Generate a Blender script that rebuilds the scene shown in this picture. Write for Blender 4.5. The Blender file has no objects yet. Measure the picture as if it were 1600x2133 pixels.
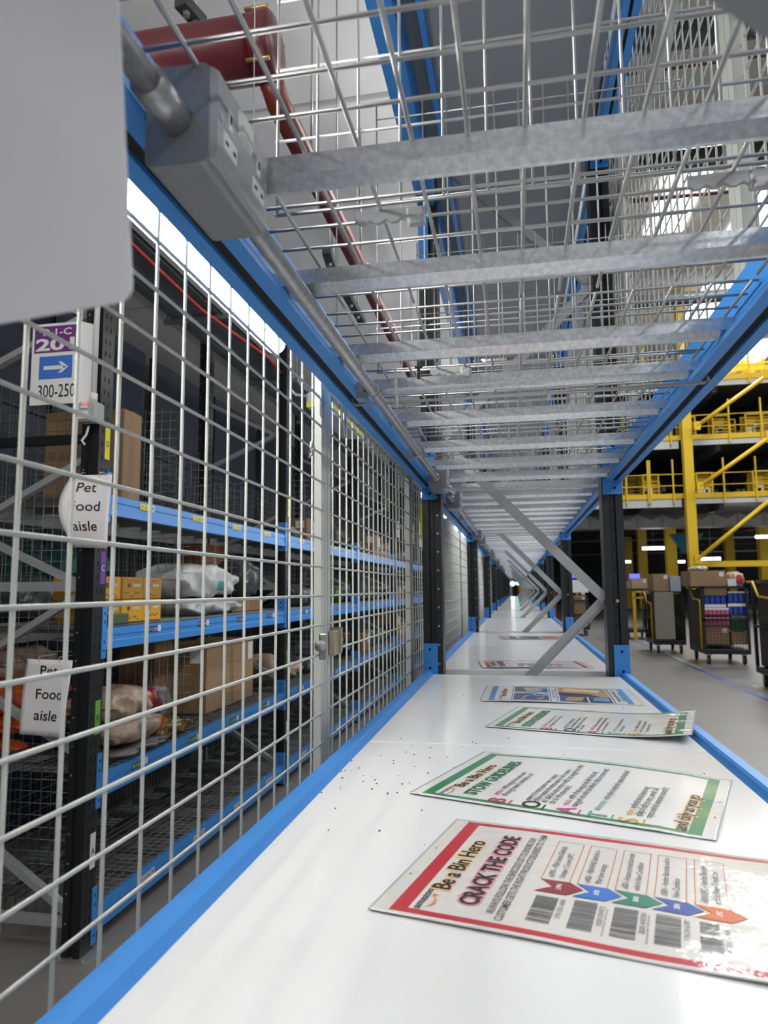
import bpy, math, random
from mathutils import Vector, Matrix, noise
R_ = random.Random(7)
S = bpy.context.scene
COL = S.collection
H = 1.57            # camera height above the floor; everything is laid out from the lens, then lifted by H

# ------------------------------------------------------------------ camera
FPX, YAW, PITCH, ROLL = 1458.72, -.1852, .1097, -.0073
def _axes():
    c, s = math.cos(YAW), math.sin(YAW)
    F = Vector((s*math.cos(PITCH), c*math.cos(PITCH), math.sin(PITCH)))
    R = Vector((c, -s, 0)); U = R.cross(F)
    c, s = math.cos(ROLL), math.sin(ROLL)
    return F, c*R + s*U, -s*R + c*U
CF, CR, CU = _axes()
cam = bpy.data.cameras.new('camera'); camo = bpy.data.objects.new('camera', cam); COL.objects.link(camo)
camo.matrix_world = Matrix((( CR.x, CU.x, -CF.x, 0), (CR.y, CU.y, -CF.y, 0), (CR.z, CU.z, -CF.z, H), (0, 0, 0, 1)))
cam.sensor_fit = 'HORIZONTAL'; cam.sensor_width = 7.5; cam.lens = 7.5*FPX/1600
cam.clip_start = .02; cam.clip_end = 300
cam.dof.use_dof = True; cam.dof.focus_distance = 1.55; cam.dof.aperture_fstop = 2.0
S.camera = camo
def at(px, py, X=None, Y=None, Z=None):     # a sight line met with a plane, in metres from the lens
    d = CF + CR*((px-800)/FPX) - CU*((py-1066.5)/FPX)
    t = X/d.x if X is not None else (Y/d.y if Y is not None else Z/d.z)
    return d*t

# ------------------------------------------------------------------ world, light, exposure
S.view_settings.view_transform = 'Standard'; S.view_settings.look = 'None'
S.view_settings.gamma = 1.0; S.view_settings.use_curve_mapping = False
S.view_settings.exposure = 0.32
W = bpy.data.worlds.new('warehouse_air'); S.world = W; W.use_nodes = True
W.node_tree.nodes['Background'].inputs[0].default_value = (.93, .96, 1, 1)
W.node_tree.nodes['Background'].inputs[1].default_value = .36
S.cycles.use_denoising = True
S.cycles.max_bounces = 6; S.cycles.diffuse_bounces = 3; S.cycles.glossy_bounces = 3
S.cycles.sample_clamp_indirect = 4
TUBE_POWER = 38.0
def area(name, loc, size, energy, rot=(0, 0, 0), col=(1, .98, .95)):
    l = bpy.data.lights.new(name, 'AREA'); l.shape = 'RECTANGLE'; l.size, l.size_y = size; l.energy = energy; l.color = col
    o = bpy.data.objects.new(name, l); COL.objects.link(o); o.location = Vector(loc); o.rotation_euler = rot
    return o
SKY = ((5.0, 20.5, 26), (8.0, 22, 27), (8.4, 30.5, 35), (11, 32, 37), (13, 39, 44), (14, 22, 27), (7, 5, 12), (14, 6, 13))  # last two skylights are added out of view to light the near hall
for x, y0, y1 in SKY: area('skylight_lamp', (x+.65, (y0+y1)/2, 12.9), (1.3, y1-y0), 420, col=(.93, .97, 1))

# ------------------------------------------------------------------ materials
MATS = {}
def mat(name, col, rough=.5, metal=0, spec=.5, bump=None, mottle=None, coat=0, emit=None, alpha=None, trans=0):
    if name in MATS: return MATS[name]
    m = bpy.data.materials.new(name); m.use_nodes = True; nt = m.node_tree; b = nt.nodes['Principled BSDF']
    I = b.inputs
    I['Base Color'].default_value = (*col, 1); I['Roughness'].default_value = rough; I['Metallic'].default_value = metal
    I['Specular IOR Level'].default_value = spec
    if coat: I['Coat Weight'].default_value = coat; I['Coat Roughness'].default_value = .08
    if emit: I['Emission Color'].default_value = (*emit[0], 1); I['Emission Strength'].default_value = emit[1]
    if alpha is not None: I['Alpha'].default_value = alpha
    if trans: I['Transmission Weight'].default_value = trans
    if mottle or bump:
        tc = nt.nodes.new('ShaderNodeTexCoord')
    if mottle:                     # (scale, amount, second colour)
        n = nt.nodes.new('ShaderNodeTexNoise'); n.inputs['Scale'].default_value = mottle[0]; n.inputs['Detail'].default_value = 5
        n.inputs['Roughness'].default_value = .65
        mp = nt.nodes.new('ShaderNodeMapping'); nt.links.new(tc.outputs['Object'], mp.inputs[0])
        if len(mottle) > 3: mp.inputs['Scale'].default_value = mottle[3]
        nt.links.new(mp.outputs[0], n.inputs['Vector'])
        r = nt.nodes.new('ShaderNodeMapRange'); r.inputs[1].default_value = .5-mottle[1]; r.inputs[2].default_value = .5+mottle[1]
        nt.links.new(n.outputs[0], r.inputs[0])
        x = nt.nodes.new('ShaderNodeMix'); x.data_type = 'RGBA'
        x.inputs['A'].default_value = (*col, 1); x.inputs['B'].default_value = (*mottle[2], 1)
        nt.links.new(r.outputs[0], x.inputs['Factor']); nt.links.new(x.outputs['Result'], I['Base Color'])
    if bump:                       # (scale, strength, distance)
        n = nt.nodes.new('ShaderNodeTexNoise'); n.inputs['Scale'].default_value = bump[0]; n.inputs['Detail'].default_value = 3
        nt.links.new(tc.outputs['Object'], n.inputs['Vector'])
        bp = nt.nodes.new('ShaderNodeBump'); bp.inputs['Strength'].default_value = bump[1]; bp.inputs['Distance'].default_value = bump[2]
        nt.links.new(n.outputs[0], bp.inputs['Height']); nt.links.new(bp.outputs[0], I['Coat Normal' if coat else 'Normal'])
    MATS[name] = m
    return m
BLUE = mat('blue powder coat', (.045, .26, .70), .42, mottle=(9, .3, (.05, .275, .73)))
BLACK = mat('black powder coat', (.013, .014, .016), .38)
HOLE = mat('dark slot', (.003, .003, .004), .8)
GALV = mat('galvanised sheet', (.86, .88, .90), .30, .94, mottle=(110, .13, (.64, .66, .68)), bump=(120, .15, .002))
GALVPIPE = mat('galvanised pipe', (.50, .51, .51), .36, .7, mottle=(90, .2, (.32, .33, .34)))
BRACEM = mat('galvanised brace', (.52, .54, .55), .42, .5, mottle=(14, .25, (.44, .46, .47)))
ZINC = mat('zinc wire', (.46, .46, .45), .4, .7)
FENCE = mat('white fence paint', (.52, .535, .50), .55, spec=.3)
BENCH = mat('white bench board', (.80, .80, .80), .17, spec=.5, mottle=(3, .3, (.77, .77, .77)))
GREYBOARD = mat('grey shelf board', (.30, .32, .34), .5, mottle=(1.2, .25, (.26, .28, .30)))
PAPER = mat('white paper', (.78, .77, .76), .55)
INK = mat('black ink', (.012, .012, .012), .5)
STEELBOX = mat('grey socket metal', (.26, .27, .285), .4, .35)
PLAST_W = mat('white plastic', (.72, .72, .70), .35)
PLAST_G = mat('grey plastic', (.40, .41, .41), .45)
YEL = mat('yellow paint', (.66, .42, .012), .45)
YELTAG = mat('bright yellow label', (.83, .76, .02), .5)
CARD = mat('brown cardboard', (.36, .225, .12), .75, mottle=(6, .3, (.32, .20, .105)))
CARD2 = mat('dark cardboard', (.23, .14, .075), .75)
TAPE = mat('brown tape', (.29, .17, .08), .3)
RUBBER = mat('black rubber', (.02, .02, .02), .7)
REDPIPE = mat('maroon pipe paint', (.095, .010, .014), .30)
REDPIPE2 = mat('red oxide pipe paint', (.17, .028, .022), .35)
BRASS = mat('brass', (.55, .40, .18), .35, .8)
FLOORM = mat('grey concrete floor', (.235, .222, .205), .34, mottle=(1.3, .22, (.205, .193, .178)), spec=.35)
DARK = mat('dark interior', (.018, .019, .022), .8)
CEIL = mat('white deck soffit', (.80, .80, .81), .6)
ROOFM = mat('grey roof sheet', (.80, .765, .70), .6, mottle=(.8, .2, (.68, .65, .60), (1, 14, 1)))
LAMPW = mat('lit tube diffuser', (.9, .9, .9), .4, emit=((1, .975, .93), TUBE_POWER))
LAMPF = mat('lit batten', (.9, .9, .9), .4, emit=((.96, .98, 1), 14))
SKYL = mat('daylight panel', (.9, .9, .9), .4, emit=((.93, .97, 1), 9))

# ------------------------------------------------------------------ mesh helpers
class MB:
    def __init__(s): s.v = []; s.f = []; s.m = []; s.sm = []
    def add(s, vs, fs, m=0, smooth=False):
        b = len(s.v); s.v += [tuple(p) for p in vs]
        for f in fs: s.f.append([b+i for i in f]); s.m.append(m); s.sm.append(smooth)
        return s
    def box(s, a, b, m=0):
        x0, y0, z0 = a; x1, y1, z1 = b
        return s.add([(x0,y0,z0),(x1,y0,z0),(x1,y1,z0),(x0,y1,z0),(x0,y0,z1),(x1,y0,z1),(x1,y1,z1),(x0,y1,z1)],
                     [(3,2,1,0),(4,5,6,7),(0,1,5,4),(1,2,6,5),(2,3,7,6),(3,0,4,7)], m)
    def bbox(s, a, b, c=.004, m=0):         # box with chamfered edges along its longest run and corners
        x0, y0, z0 = a; x1, y1, z1 = b
        prof = [(x0+c,z0),(x1-c,z0),(x1,z0+c),(x1,z1-c),(x1-c,z1),(x0+c,z1),(x0,z1-c),(x0,z0+c)]
        cx, cz = (x0+x1)/2, (z0+z1)/2
        ins = [(cx+(p-cx)*(1-2*c/(x1-x0)), cz+(q-cz)*(1-2*c/(z1-z0))) for p, q in prof]
        rings = [[(p,y0,q) for p,q in ins], [(p,y0+c,q) for p,q in prof], [(p,y1-c,q) for p,q in prof], [(p,y1,q) for p,q in ins]]
        return s.loft(rings, m)
    def loft(s, rings, m=0, caps=True, smooth=False):
        n = len(rings[0]); vs = [p for r in rings for p in r]; fs = []
        for k in range(len(rings)-1):
            for i in range(n):
                j = (i+1) % n; fs.append((k*n+i, k*n+j, (k+1)*n+j, (k+1)*n+i))
        if caps: fs += [tuple(reversed(range(n))), tuple((len(rings)-1)*n+i for i in range(n))]
        return s.add(vs, fs, m, smooth)
    def prism(s, prof, axis, a, b, m=0):    # profile extruded along an axis: x (y,z) y (x,z) z (x,y)
        f = {'x': lambda p, t: (t, p[0], p[1]), 'y': lambda p, t: (p[0], t, p[1]), 'z': lambda p, t: (p[0], p[1], t)}[axis]
        return s.loft([[f(p, a) for p in prof], [f(p, b) for p in prof]], m)
    def tube(s, pts, r, n=8, m=0, caps=True, smooth=True):
        pts = [Vector(p) for p in pts]; rings = []
        rs = r if isinstance(r, (list, tuple)) else [r]*len(pts)
        for i, p in enumerate(pts):
            d = (pts[min(i+1, len(pts)-1)] - pts[max(i-1, 0)]).normalized()
            u = d.cross(Vector((0, 0, 1)) if abs(d.z) < .9 else Vector((1, 0, 0))).normalized(); w = d.cross(u)
            rings.append([p + rs[i]*(math.cos(2*math.pi*k/n+.4)*u + math.sin(2*math.pi*k/n+.4)*w) for k in range(n)])
        return s.loft(rings, m, caps, smooth)
    def bar(s, a, b, w, h, m=0, up=(0, 0, 1)):   # rectangular bar between two points
        a, b = Vector(a), Vector(b); d = (b-a).normalized(); u = d.cross(Vector(up)).normalized(); v = u.cross(d)
        return s.loft([[p + u*i*w/2 + v*j*h/2 for i, j in ((-1,-1),(1,-1),(1,1),(-1,1))] for p in (a, b)], m)
    def quad(s, a, b, c, d, m=0): return s.add([a, b, c, d], [(0, 1, 2, 3)], m)
    def disc(s, c, r, ax, n=10, m=0, t=.002):
        d = Vector(ax).normalized()*t; return s.tube([Vector(c)-d, Vector(c)+d], r, n, m, True, False)
WL = {}
def tag(o, label=None, cat=None, group=None, kind=None):
    if label: o['label'] = label
    if cat: o['category'] = cat
    if group: o['group'] = group
    if kind: o['kind'] = kind
    return o
def obj(name, mb, mats, parent=None, label=None, cat=None, group=None, kind=None):
    base = WL.get(parent.name, Vector()) if parent else None
    off = base if parent else Vector()
    me = bpy.data.meshes.new(name)
    me.from_pydata([(x-off.x, y-off.y, z-off.z) for x, y, z in mb.v], [], mb.f)
    for m in (mats if isinstance(mats, (list, tuple)) else [mats]): me.materials.append(m)
    me.polygons.foreach_set('material_index', mb.m); me.polygons.foreach_set('use_smooth', mb.sm); me.update()
    o = bpy.data.objects.new(name, me); COL.objects.link(o)
    if parent: o.parent = parent; WL[o.name] = off
    else: WL[o.name] = Vector()
    return tag(o, label, cat, group, kind)
def thing(name, label, cat, loc=(0, 0, 0), group=None):
    o = bpy.data.objects.new(name, None); COL.objects.link(o); o.location = Vector(loc); o.empty_display_size = .05
    WL[o.name] = Vector(loc)
    return tag(o, label, cat, group)
def dup(o, shift=(0, 0, 0), label=None, group=None, parent=None):
    c = o.copy(); COL.objects.link(c)
    if parent: c.parent = parent
    else: c.location = o.location + Vector(shift); WL[c.name] = WL.get(o.name, Vector()) + Vector(shift)
    if label: c['label'] = label
    if group: c['group'] = group
    for ch in list(o.children): dup(ch, parent=c)
    return c
def struct(name, mb, m): return obj(name, mb, m, kind='structure')
ORD = ['nearest', 'second', 'third', 'fourth', 'fifth', 'sixth', 'seventh', 'eighth', 'ninth', 'tenth', 'eleventh', 'twelfth', 'thirteenth']

# text: a FONT curve turned into plain mesh, returned as verts/faces in its own plane
def glyphs(body, fit=None, size=.01, bold=0.0, align='LEFT', halo=0.0):
    cu = bpy.data.curves.new('t', 'FONT'); cu.body = body; cu.size = 1; cu.align_x = align; cu.resolution_u = 3
    cu.offset = bold + halo; cu.fill_mode = 'FRONT'
    o = bpy.data.objects.new('t', cu); COL.objects.link(o)
    dg = bpy.context.evaluated_depsgraph_get(); dg.update()
    me = bpy.data.meshes.new_from_object(o.evaluated_get(dg))
    vs = [(v.co.x, v.co.y) for v in me.vertices]; fs = [tuple(p.vertices) for p in me.polygons]
    bpy.data.objects.remove(o); bpy.data.curves.remove(cu); bpy.data.meshes.remove(me)
    if not vs: return [], []
    sx = size
    if fit: w = max(v[0] for v in vs)-min(v[0] for v in vs); sx = fit/w
    return [(x*sx, y*size) for x, y in vs], fs
def flat_text(mb, body, origin, xdir, ydir, size, m=0, fit=None, bold=.0, align='LEFT', lift=.0006):
    vs, fs = glyphs(body, fit, size, bold, align); X, Y = Vector(xdir), Vector(ydir); N = X.cross(Y)
    if vs: mb.add([Vector(origin) + X*x + Y*y + N*lift for x, y in vs], fs, m)
    return mb

# ------------------------------------------------------------------ setting
fl = MB(); fl.box((-9, -6, -H-.05), (45, 75, -H)); struct('floor', fl, FLOORM)
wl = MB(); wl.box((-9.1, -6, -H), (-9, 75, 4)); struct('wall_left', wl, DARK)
wf = MB(); wf.box((-9, -6.2, -H), (-1.2, -6, 4)); struct('wall_light_block', wf, DARK)  # unseen wall added to keep world light out of the left aisle
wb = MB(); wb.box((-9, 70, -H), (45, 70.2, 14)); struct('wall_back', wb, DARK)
sof = MB()
for k in range(13):
    y0 = -4+k*2.6
    sof.box((-9, y0, 2.9), (-.20, y0+2.55, 2.94)); 
sof.box((-9, -4, 2.945), (-.20, 30, 3.0))
struct('ceiling', sof, CEIL)
ro = MB(); ro.box((-.5, -6, 13), (45, 75, 13.1)); struct('roof', ro, ROOFM)
wt = MB(); wt.box((-.24, -6, 3.0), (-.18, 75, 13)); struct('wall_upper', wt, mat('pale cladding', (.5, .5, .49), .7))
pl = MB()
for x, y0, y1, w in ((3.35, 9, 16.4, .07),): pl.box((x, 2, -H), (x+w, 30, -H+.002))
struct('trim_1', pl, mat('blue floor tape', (.05, .07, .35), .5))
pl = MB(); pl.box((3.62, 4, -H), (3.68, 12.3, -H+.002)); pl.box((3.42, 14.6, -H), (3.48, 17.6, -H+.002)); pl.box((3.68, 12.2, -H), (6, 12.26, -H+.002))
struct('trim_2', pl, mat('yellow floor tape', (.5, .42, .12), .5))
NW = 0
for x, y0, y1 in SKY:
    sk = MB(); sk.box((x, y0, 12.95), (x+1.3, y1, 12.99)); NW += 1; struct('window_%d' % NW, sk, SKYL)
for k, y in enumerate((6.5, 9.5, 12.5, 19, 22, 29)):
    b = MB(); b.box((-.4, y, 12.2), (45, y+.2, 12.8)); struct('trim_%d' % (3+k), b, mat('roof steel', (.22, .21, .2), .6))

# ------------------------------------------------------------------ bench rack
Y0, BAY, NB = .183, 2.693, 11
XL0, XL1, XR0, XR1 = -.378, -.299, .343, .422
def upright_mb(x0, x1, y, flip):
    m = MB()
    p = [(x0, y), (x0+.028, y), (x0+.032, y+.014), (x0+.047, y+.014), (x0+.051, y), (x1, y), (x1, y+.1), (x0, y+.1)]
    m.prism(p, 'z', -H+.006, 2.66)
    hx = x0+.064 if flip else x0+.040
    for k in range(-22, 40):
        z = k*.0755
        m.disc((hx, y-.0005 if flip else y+.0135, z), .0042, (0, 1, 0), 8, 1, .0008)
    return m
frames = []
RIV = mat('bright rivet', (.5, .5, .5), .3, .8)
for k in range(NB+2):
    y = Y0+(k)*BAY
    if k == 0:
        fr = thing('upright_frame', 'black rack frame right beside the lens, only its grey brace in view', 'rack frame', (.022, y, -H), 'black upright frames of the bench rack')
        obj('upright', upright_mb(XL0, XL1, y, True), [BLACK, RIV], fr)
        obj('upright', upright_mb(XR0, XR1, y, False), [BLACK, HOLE], fr)
        for (xa, za, xb, zb) in ((-.299, .622, .345, -.045), (.345, -.045, -.299, -.70), (.345, 1.26, -.299, .622), (-.299, 1.90, .345, 1.26), (.345, 2.5, -.299, 1.9), (-.299, -1.33, .345, -.70)):
            b = MB(); a_, b_ = Vector((xa, y+.05, za)), Vector((xb, y+.05, zb)); d = (b_-a_).normalized()
            n = Vector((d.z, 0, -d.x)); Yv = Vector((0, 1, 0))
            prof = [(-.019, -.014), (.019, -.014), (.019, .014), (.016, .014), (.016, -.011), (-.016, -.011), (-.016, .014), (-.019, .014)]
            if za < 0 or zb < -.3: prof = [(i, -j) for i, j in reversed(prof)]
            b.loft([[q + n*i + Yv*j for i, j in prof] for q in (a_, b_)]); obj('brace', b, BRACEM, fr)
        for x in (XL0, XR0):
            b = MB(); b.box((x-.02, y-.01, -H), (x+.1, y+.11, -H+.006)); obj('base_plate', b, GALV, fr)
        bo = MB(); bo.disc((.385, y-.003, -.052), .007, (0, 1, 0), 8, 0, .004); obj('bolt', bo, BRASS, fr)
        frames.append(fr)
    else:
        frames.append(dup(frames[0], (0, BAY*k, 0), 'black rack frame with zigzag grey braces, %s one down the bench' % ORD[k-1]))

def bay_words(b): return 'first bay' if b == 0 else '%s bay' % ORD[b]
ya, yb = Y0+.1, Y0+BAY
def conn(parent, x0, x1, z0, z1, y, d, holes):
    m = MB(); m.box((x0, y-.004, z0), (x1, y+.004, z1))
    for hx, hz in holes: m.disc((hx, y+d*.0043, hz), .0055, (0, 1, 0), 10, 1, .0006)
    obj('end_connector', m, [BLUE, HOLE], parent)
def beam(name, label, group, prof, slot, xs, zs, holes):
    t = thing(name, label, 'beam', (sum(xs)/2, ya, zs[0]), group)
    m = MB(); m.prism(prof, 'y', ya+.006, yb-.006)
    if prof is upL: m.box((-.258, ya+.006, 1.803), (-.238, yb-.006, 1.843))
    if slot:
        m.box((slot[0], ya+.006, slot[2]-.019 if slot[2] < 1 else slot[2]-.03), (slot[1], yb-.006, slot[2]+.004), 1)  # black fill put in the slot as its inner shade
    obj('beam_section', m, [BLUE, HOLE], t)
    conn(t, xs[0], xs[1], zs[0], zs[1], yb-.0035, -1, holes); conn(t, xs[0], xs[1], zs[0], zs[1], ya+.0035, 1, holes)
    return t
def mir(p): return [(.044-x, z) for x, z in reversed(p)]
benchL = [(-.374, -.43), (-.374, -.331), (-.371, -.328), (-.352, -.328), (-.346, -.331), (-.338, -.343), (-.336, -.355), (-.336, -.43)]
deckL = [(-.378, .418), (-.378, .52), (-.338, .52), (-.338, .430), (-.317, .430), (-.315, .427), (-.3155, .423), (-.316, .418), (-.338, .418), (-.338, .447), (-.356, .447), (-.356, .418)]
upL = [(-.378, 1.66), (-.303, 1.66), (-.303, 1.80), (-.318, 1.84), (-.378, 1.84)]
upR = [(.422, 1.76), (.362, 1.76)] ; upR = [(.422, 1.86), (.366, 1.86), (.366, 1.76), (.387, 1.76), (.387, 1.80), (.398, 1.80), (.398, 1.76), (.422, 1.76)]
beams = {}
beams['bl'] = beam('step_beam', 'blue beam along the left edge of the white bench, first bay', 'blue beams edging the bench', benchL, None, (-.378, -.32), (-.46, -.2207), [(-.352, -.244), (-.352, -.318)])
beams['br'] = beam('step_beam', 'blue beam along the right edge of the white bench, first bay', 'blue beams edging the bench', mir(benchL), None, (.364, .422), (-.46, -.222), [(.394, -.247), (.396, -.322)])
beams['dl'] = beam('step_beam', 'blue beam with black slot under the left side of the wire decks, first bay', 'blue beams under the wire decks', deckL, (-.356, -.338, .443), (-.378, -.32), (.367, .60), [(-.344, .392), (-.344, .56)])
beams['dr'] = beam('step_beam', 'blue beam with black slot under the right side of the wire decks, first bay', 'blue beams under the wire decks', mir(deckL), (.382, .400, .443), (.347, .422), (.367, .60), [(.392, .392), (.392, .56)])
beams['ul'] = beam('step_beam', 'blue beam overhead on the left carrying the grey boards, first bay', 'blue beams of the upper level', upL, None, (-.378, -.335), (1.40, 1.90), [(-.352, 1.44), (-.352, 1.68)])
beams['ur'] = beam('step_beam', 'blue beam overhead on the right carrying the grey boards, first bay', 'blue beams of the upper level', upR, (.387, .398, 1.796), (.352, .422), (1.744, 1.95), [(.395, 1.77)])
for key, t in beams.items():
    for b in range(1, NB):
        dup(t, (0, BAY*b, 0), t['label'].replace('first bay', bay_words(b)))
    if key in ('bl', 'br'): dup(t, (0, -BAY, 0), t['label'].replace('first bay', 'bay behind the lens'))
# bench boards
for b in range(NB):
    for h in (0, 1):
        nm = '%s white bench board of the %s, %s' % ('near' if h == 0 else 'far', bay_words(b), 'by the lens' if h == 0 and b == 0 else 'between the blue bench beams')
        if b == 0:
            m = MB(); y0 = (Y0+.105, 1.581)[h]; y1 = (1.577, 2.83)[h]
            m.bbox((-.3355, y0, -.362), (.3795, y1, -.338), .0025); pb = obj('bench_board', m, BENCH, label=nm, cat='board', group='white bench boards')
            pair = pair+[pb] if h else [pb]
            if h:
                m2 = MB(); m2.bbox((-.3355, Y0+.14, -.362), (.3795, 1.577, -.338), .0025)
                nearb = obj('bench_board', m2, BENCH, label='near white bench board of the second bay, between the blue bench beams', cat='board', group='white bench boards')
                nearb.location.y = BAY
        if b == 0 and h: dup(pair[1], (0, -BAY, 0), 'white bench board behind the lens, out of the first bay')
        elif b == 0: pass
        elif h == 1: dup(pair[1], (0, BAY*b, 0), nm)
        elif b > 1: dup(nearb, (0, BAY*(b-1), 0), nm)
# wire decks: mesh plus three galvanised supports each
SUP = [(.20, .49, .753), (1.072, 1.301, 1.611), (1.977, 2.301, 2.61)]
DY = [(.108, .905), (.93, 1.80), (1.82, 2.685)]
def deck(i):
    y0, y1 = DY[i]
    t = thing('wire_deck', '%s wire deck over the bench, first bay' % ('near', 'middle', 'far')[i], 'wire deck', (.022, Y0+y0, .43), 'galvanised wire decks over the bench')
    m = MB(); n = 13
    for k in range(n):
        x = -.325+k*.0577
        for (a, b) in zip([y0]+[s+.03 for s in SUP[i]], list(SUP[i])+[y1]):
            m.tube([(x, Y0+a-.001 if a != y0 else Y0+a, .4655), (x, Y0+b+.002, .4655)], .0026, 6)
    q = y0+.012
    while q < y1: 
        if not any(s-.002 < q < s+.046 for s in SUP[i]): m.tube([(-.336, Y0+q, .4705), (.38, Y0+q, .4705)], .0023, 6)
        q += .0535
    obj('wire_mesh', m, ZINC, t)
    for s in SUP[i]:
        y = Y0+s; m = MB()
        m.prism([(y, .4625), (y, .4405), (y+.012, .4285), (y+.018, .4285), (y+.030, .4405), (y+.030, .4625)], 'x', -.336, .381)
        obj('deck_support', m, GALV, t)
    return t
for i in range(3):
    t = deck(i)
    for b in range(1, NB): dup(t, (0, BAY*b, 0), t['label'].replace('first bay', bay_words(b)))
# upright wire dividers standing on the decks
def divider(y, x0, x1):
    m = MB(); x = x0
    while x <= x1: m.tube([(x, y, .474), (x, y, 1.12)], .002, 5); x += .0535
    for k in range(7): m.tube([(x0-.004, y+.004, .479+k*.1), (x1+.004, y+.004, .479+k*.1)], .002, 5)
    m.tube([(x0, y, .476), (x1, y, .476)], .0025, 5)
    return m
for i, yy in enumerate((.81, 1.48, 2.155, 2.76)):
    t = obj('wire_divider', divider(yy, -.288, .37), ZINC, label='%s upright wire divider on the decks of the first bay' % ORD[i], cat='divider', group='wire dividers on the decks')
    for b in range(1, 7): dup(t, (0, BAY*b, 0), t['label'].replace('first bay', bay_words(b)))
# grey boards of the upper level
for b in range(NB):
    for h in (0, 1):
        m = MB(); y0 = Y0+BAY*b+(.105, 1.405)[h]; m.box((-.345, y0, 1.845), (.352, y0+(1.295, 1.285)[h], 1.865))
        obj('shelf_board', m, GREYBOARD, label='%s grey shelf board overhead in the %s, on blue beams' % (('near', 'far')[h], bay_words(b)), cat='board', group='grey boards of the upper level')

# conduit, socket boxes, clamps on the inner left beam
def socket_box(label, y):
    t = thing('socket_box', label, 'socket', (-.29, y, .372), 'grey twin socket boxes on the left beam')
    m = MB(); x0, x1, z0, z1, L = -.314, -.254, .372, .466, .134
    prof = []
    for cx, cz, a0 in ((x0+.008, z0+.008, 180), (x1-.008, z0+.008, 270), (x1-.008, z1-.008, 0), (x0+.008, z1-.008, 90)):
        for k in range(4): a = math.radians(a0+30*k); prof.append((cx+.008*math.cos(a), cz+.008*math.sin(a)))
    m.loft([[(p, y, q) for p, q in prof], [(p, y+L, q) for p, q in prof]])
    obj('back_box', m, STEELBOX, t)
    m = MB(); prof2 = [(y+.002, z0+.003), (y+L-.002, z0+.003), (y+L-.002, z1-.003), (y+.002, z1-.003)]
    m.loft([[(x1, a, c) for a, c in prof2], [(x1+.006, a+(.003 if a < y+.05 else -.003), c+(.003 if c < .42 else -.003)) for a, c in prof2]])
    xf = x1+.006
    for yy in (y+.012, y+L-.012): m.disc((xf, yy, .420), .003, (1, 0, 0), 8, 1, .001)
    obj('face_plate', m, [STEELBOX, RIV], t)
    def piece(nm, a0, a1, c0, c1, holes):
        m = MB(); m.loft([[(xf-.001, a0, c0), (xf-.001, a1, c0), (xf-.001, a1, c1), (xf-.001, a0, c1)], [(xf+.0015, a0+.001, c0+.001), (xf+.0015, a1-.001, c0+.001), (xf+.0015, a1-.001, c1-.001), (xf+.0015, a0+.001, c1-.001)]])
        for ha, hc, w, hh in holes: m.box((xf+.001, ha-w, hc-hh), (xf+.0019, ha+w, hc+hh), 1)
        obj(nm, m, [PLAST_W, HOLE], t)
    for s in (y+.016, y+L-.047):
        piece('earth_inlet', s+.010, s+.020, .418, .440, [(s+.015, .430, .002, .004)])
        piece('pin_inlet', s, s+.031, .394, .412, [(s+.007, .402, .003, .0017), (s+.024, .402, .003, .0017)])
    m = MB(); c = y+L/2; m.loft([[(xf-.001, c-.017, .428), (xf-.001, c+.017, .428), (xf-.001, c+.017, .458), (xf-.001, c-.017, .458)], [(xf+.004, c-.013, .432), (xf+.003, c+.015, .432), (xf+.003, c+.015, .454), (xf+.004, c-.013, .454)]])
    obj('switch', m, PLAST_W, t)
    m = MB(); m.tube([(-.285, y-.05, .414), (-.285, y+.001, .414)], .0155, 16); obj('conduit_gland', m, GALVPIPE, t)
    return t
sb1 = socket_box('grey twin socket box with white inlets, closest to the lens on the left beam', .535)
sb2 = socket_box('grey twin socket box at the far end of the first bay, on the left beam', 2.60)
for b in range(1, 6):
    dup(sb1, (0, BAY*b+.02, 0), 'grey twin socket box at the near end of the %s, on the left beam' % bay_words(b))
    dup(sb2, (0, BAY*b, 0), 'grey twin socket box at the far end of the %s, on the left beam' % bay_words(b))
m = MB(); m.tube([(-.285, -.25, .414), (-.285, .486, .414)], .0115, 14); obj('conduit', m, GALVPIPE, label='galvanised conduit entering the near side of the closest socket box', cat='conduit')
m = MB(); m.tube([(-.285, .665, .413), (-.285, 2.603, .413)], .0115, 14); cd = obj('conduit', m, GALVPIPE, label='long galvanised conduit under the left beam of the first bay', cat='conduit', group='conduits along the left beam')
m = MB(); m.tube([(-.285, 2.73, .414), (-.285, 2.80, .414), (-.262, 2.86, .414), (-.255, 2.99, .414), (-.285, 3.08, .414), (-.285, 3.26, .414)], .0115, 12)
cs = obj('conduit', m, GALVPIPE, label='bent conduit passing the black frame after the first bay', cat='conduit', group='bent conduits passing the frames')
for b in range(1, 6):
    dup(cd, (0, BAY*b, 0), 'long galvanised conduit under the left beam of the %s' % bay_words(b))
    dup(cs, (0, BAY*b, 0), 'bent conduit passing the black frame after the %s' % bay_words(b))
def saddle(y):
    m = MB(); m.tube([(-.285, y-.012, .413), (-.285, y+.012, .413)], .0145, 14); m.box((-.318, y-.012, .405), (-.285, y+.012, .421)); m.disc((-.30, y, .404), .004, (0, 0, 1), 8)
    m.box((-.316, y-.013, .392), (-.302, y+.013, .424))
    return m
for w, y in (('nearer', 1.39), ('farther', 2.09)):
    t = obj('conduit_clamp', saddle(y), GALVPIPE, label='%s of two saddle clamps holding the first bay conduit' % w, cat='clamp', group='conduit saddle clamps')
    for b in range(1, 5): dup(t, (0, BAY*b, 0), '%s of two saddle clamps holding the %s conduit' % (w, bay_words(b)))
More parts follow.
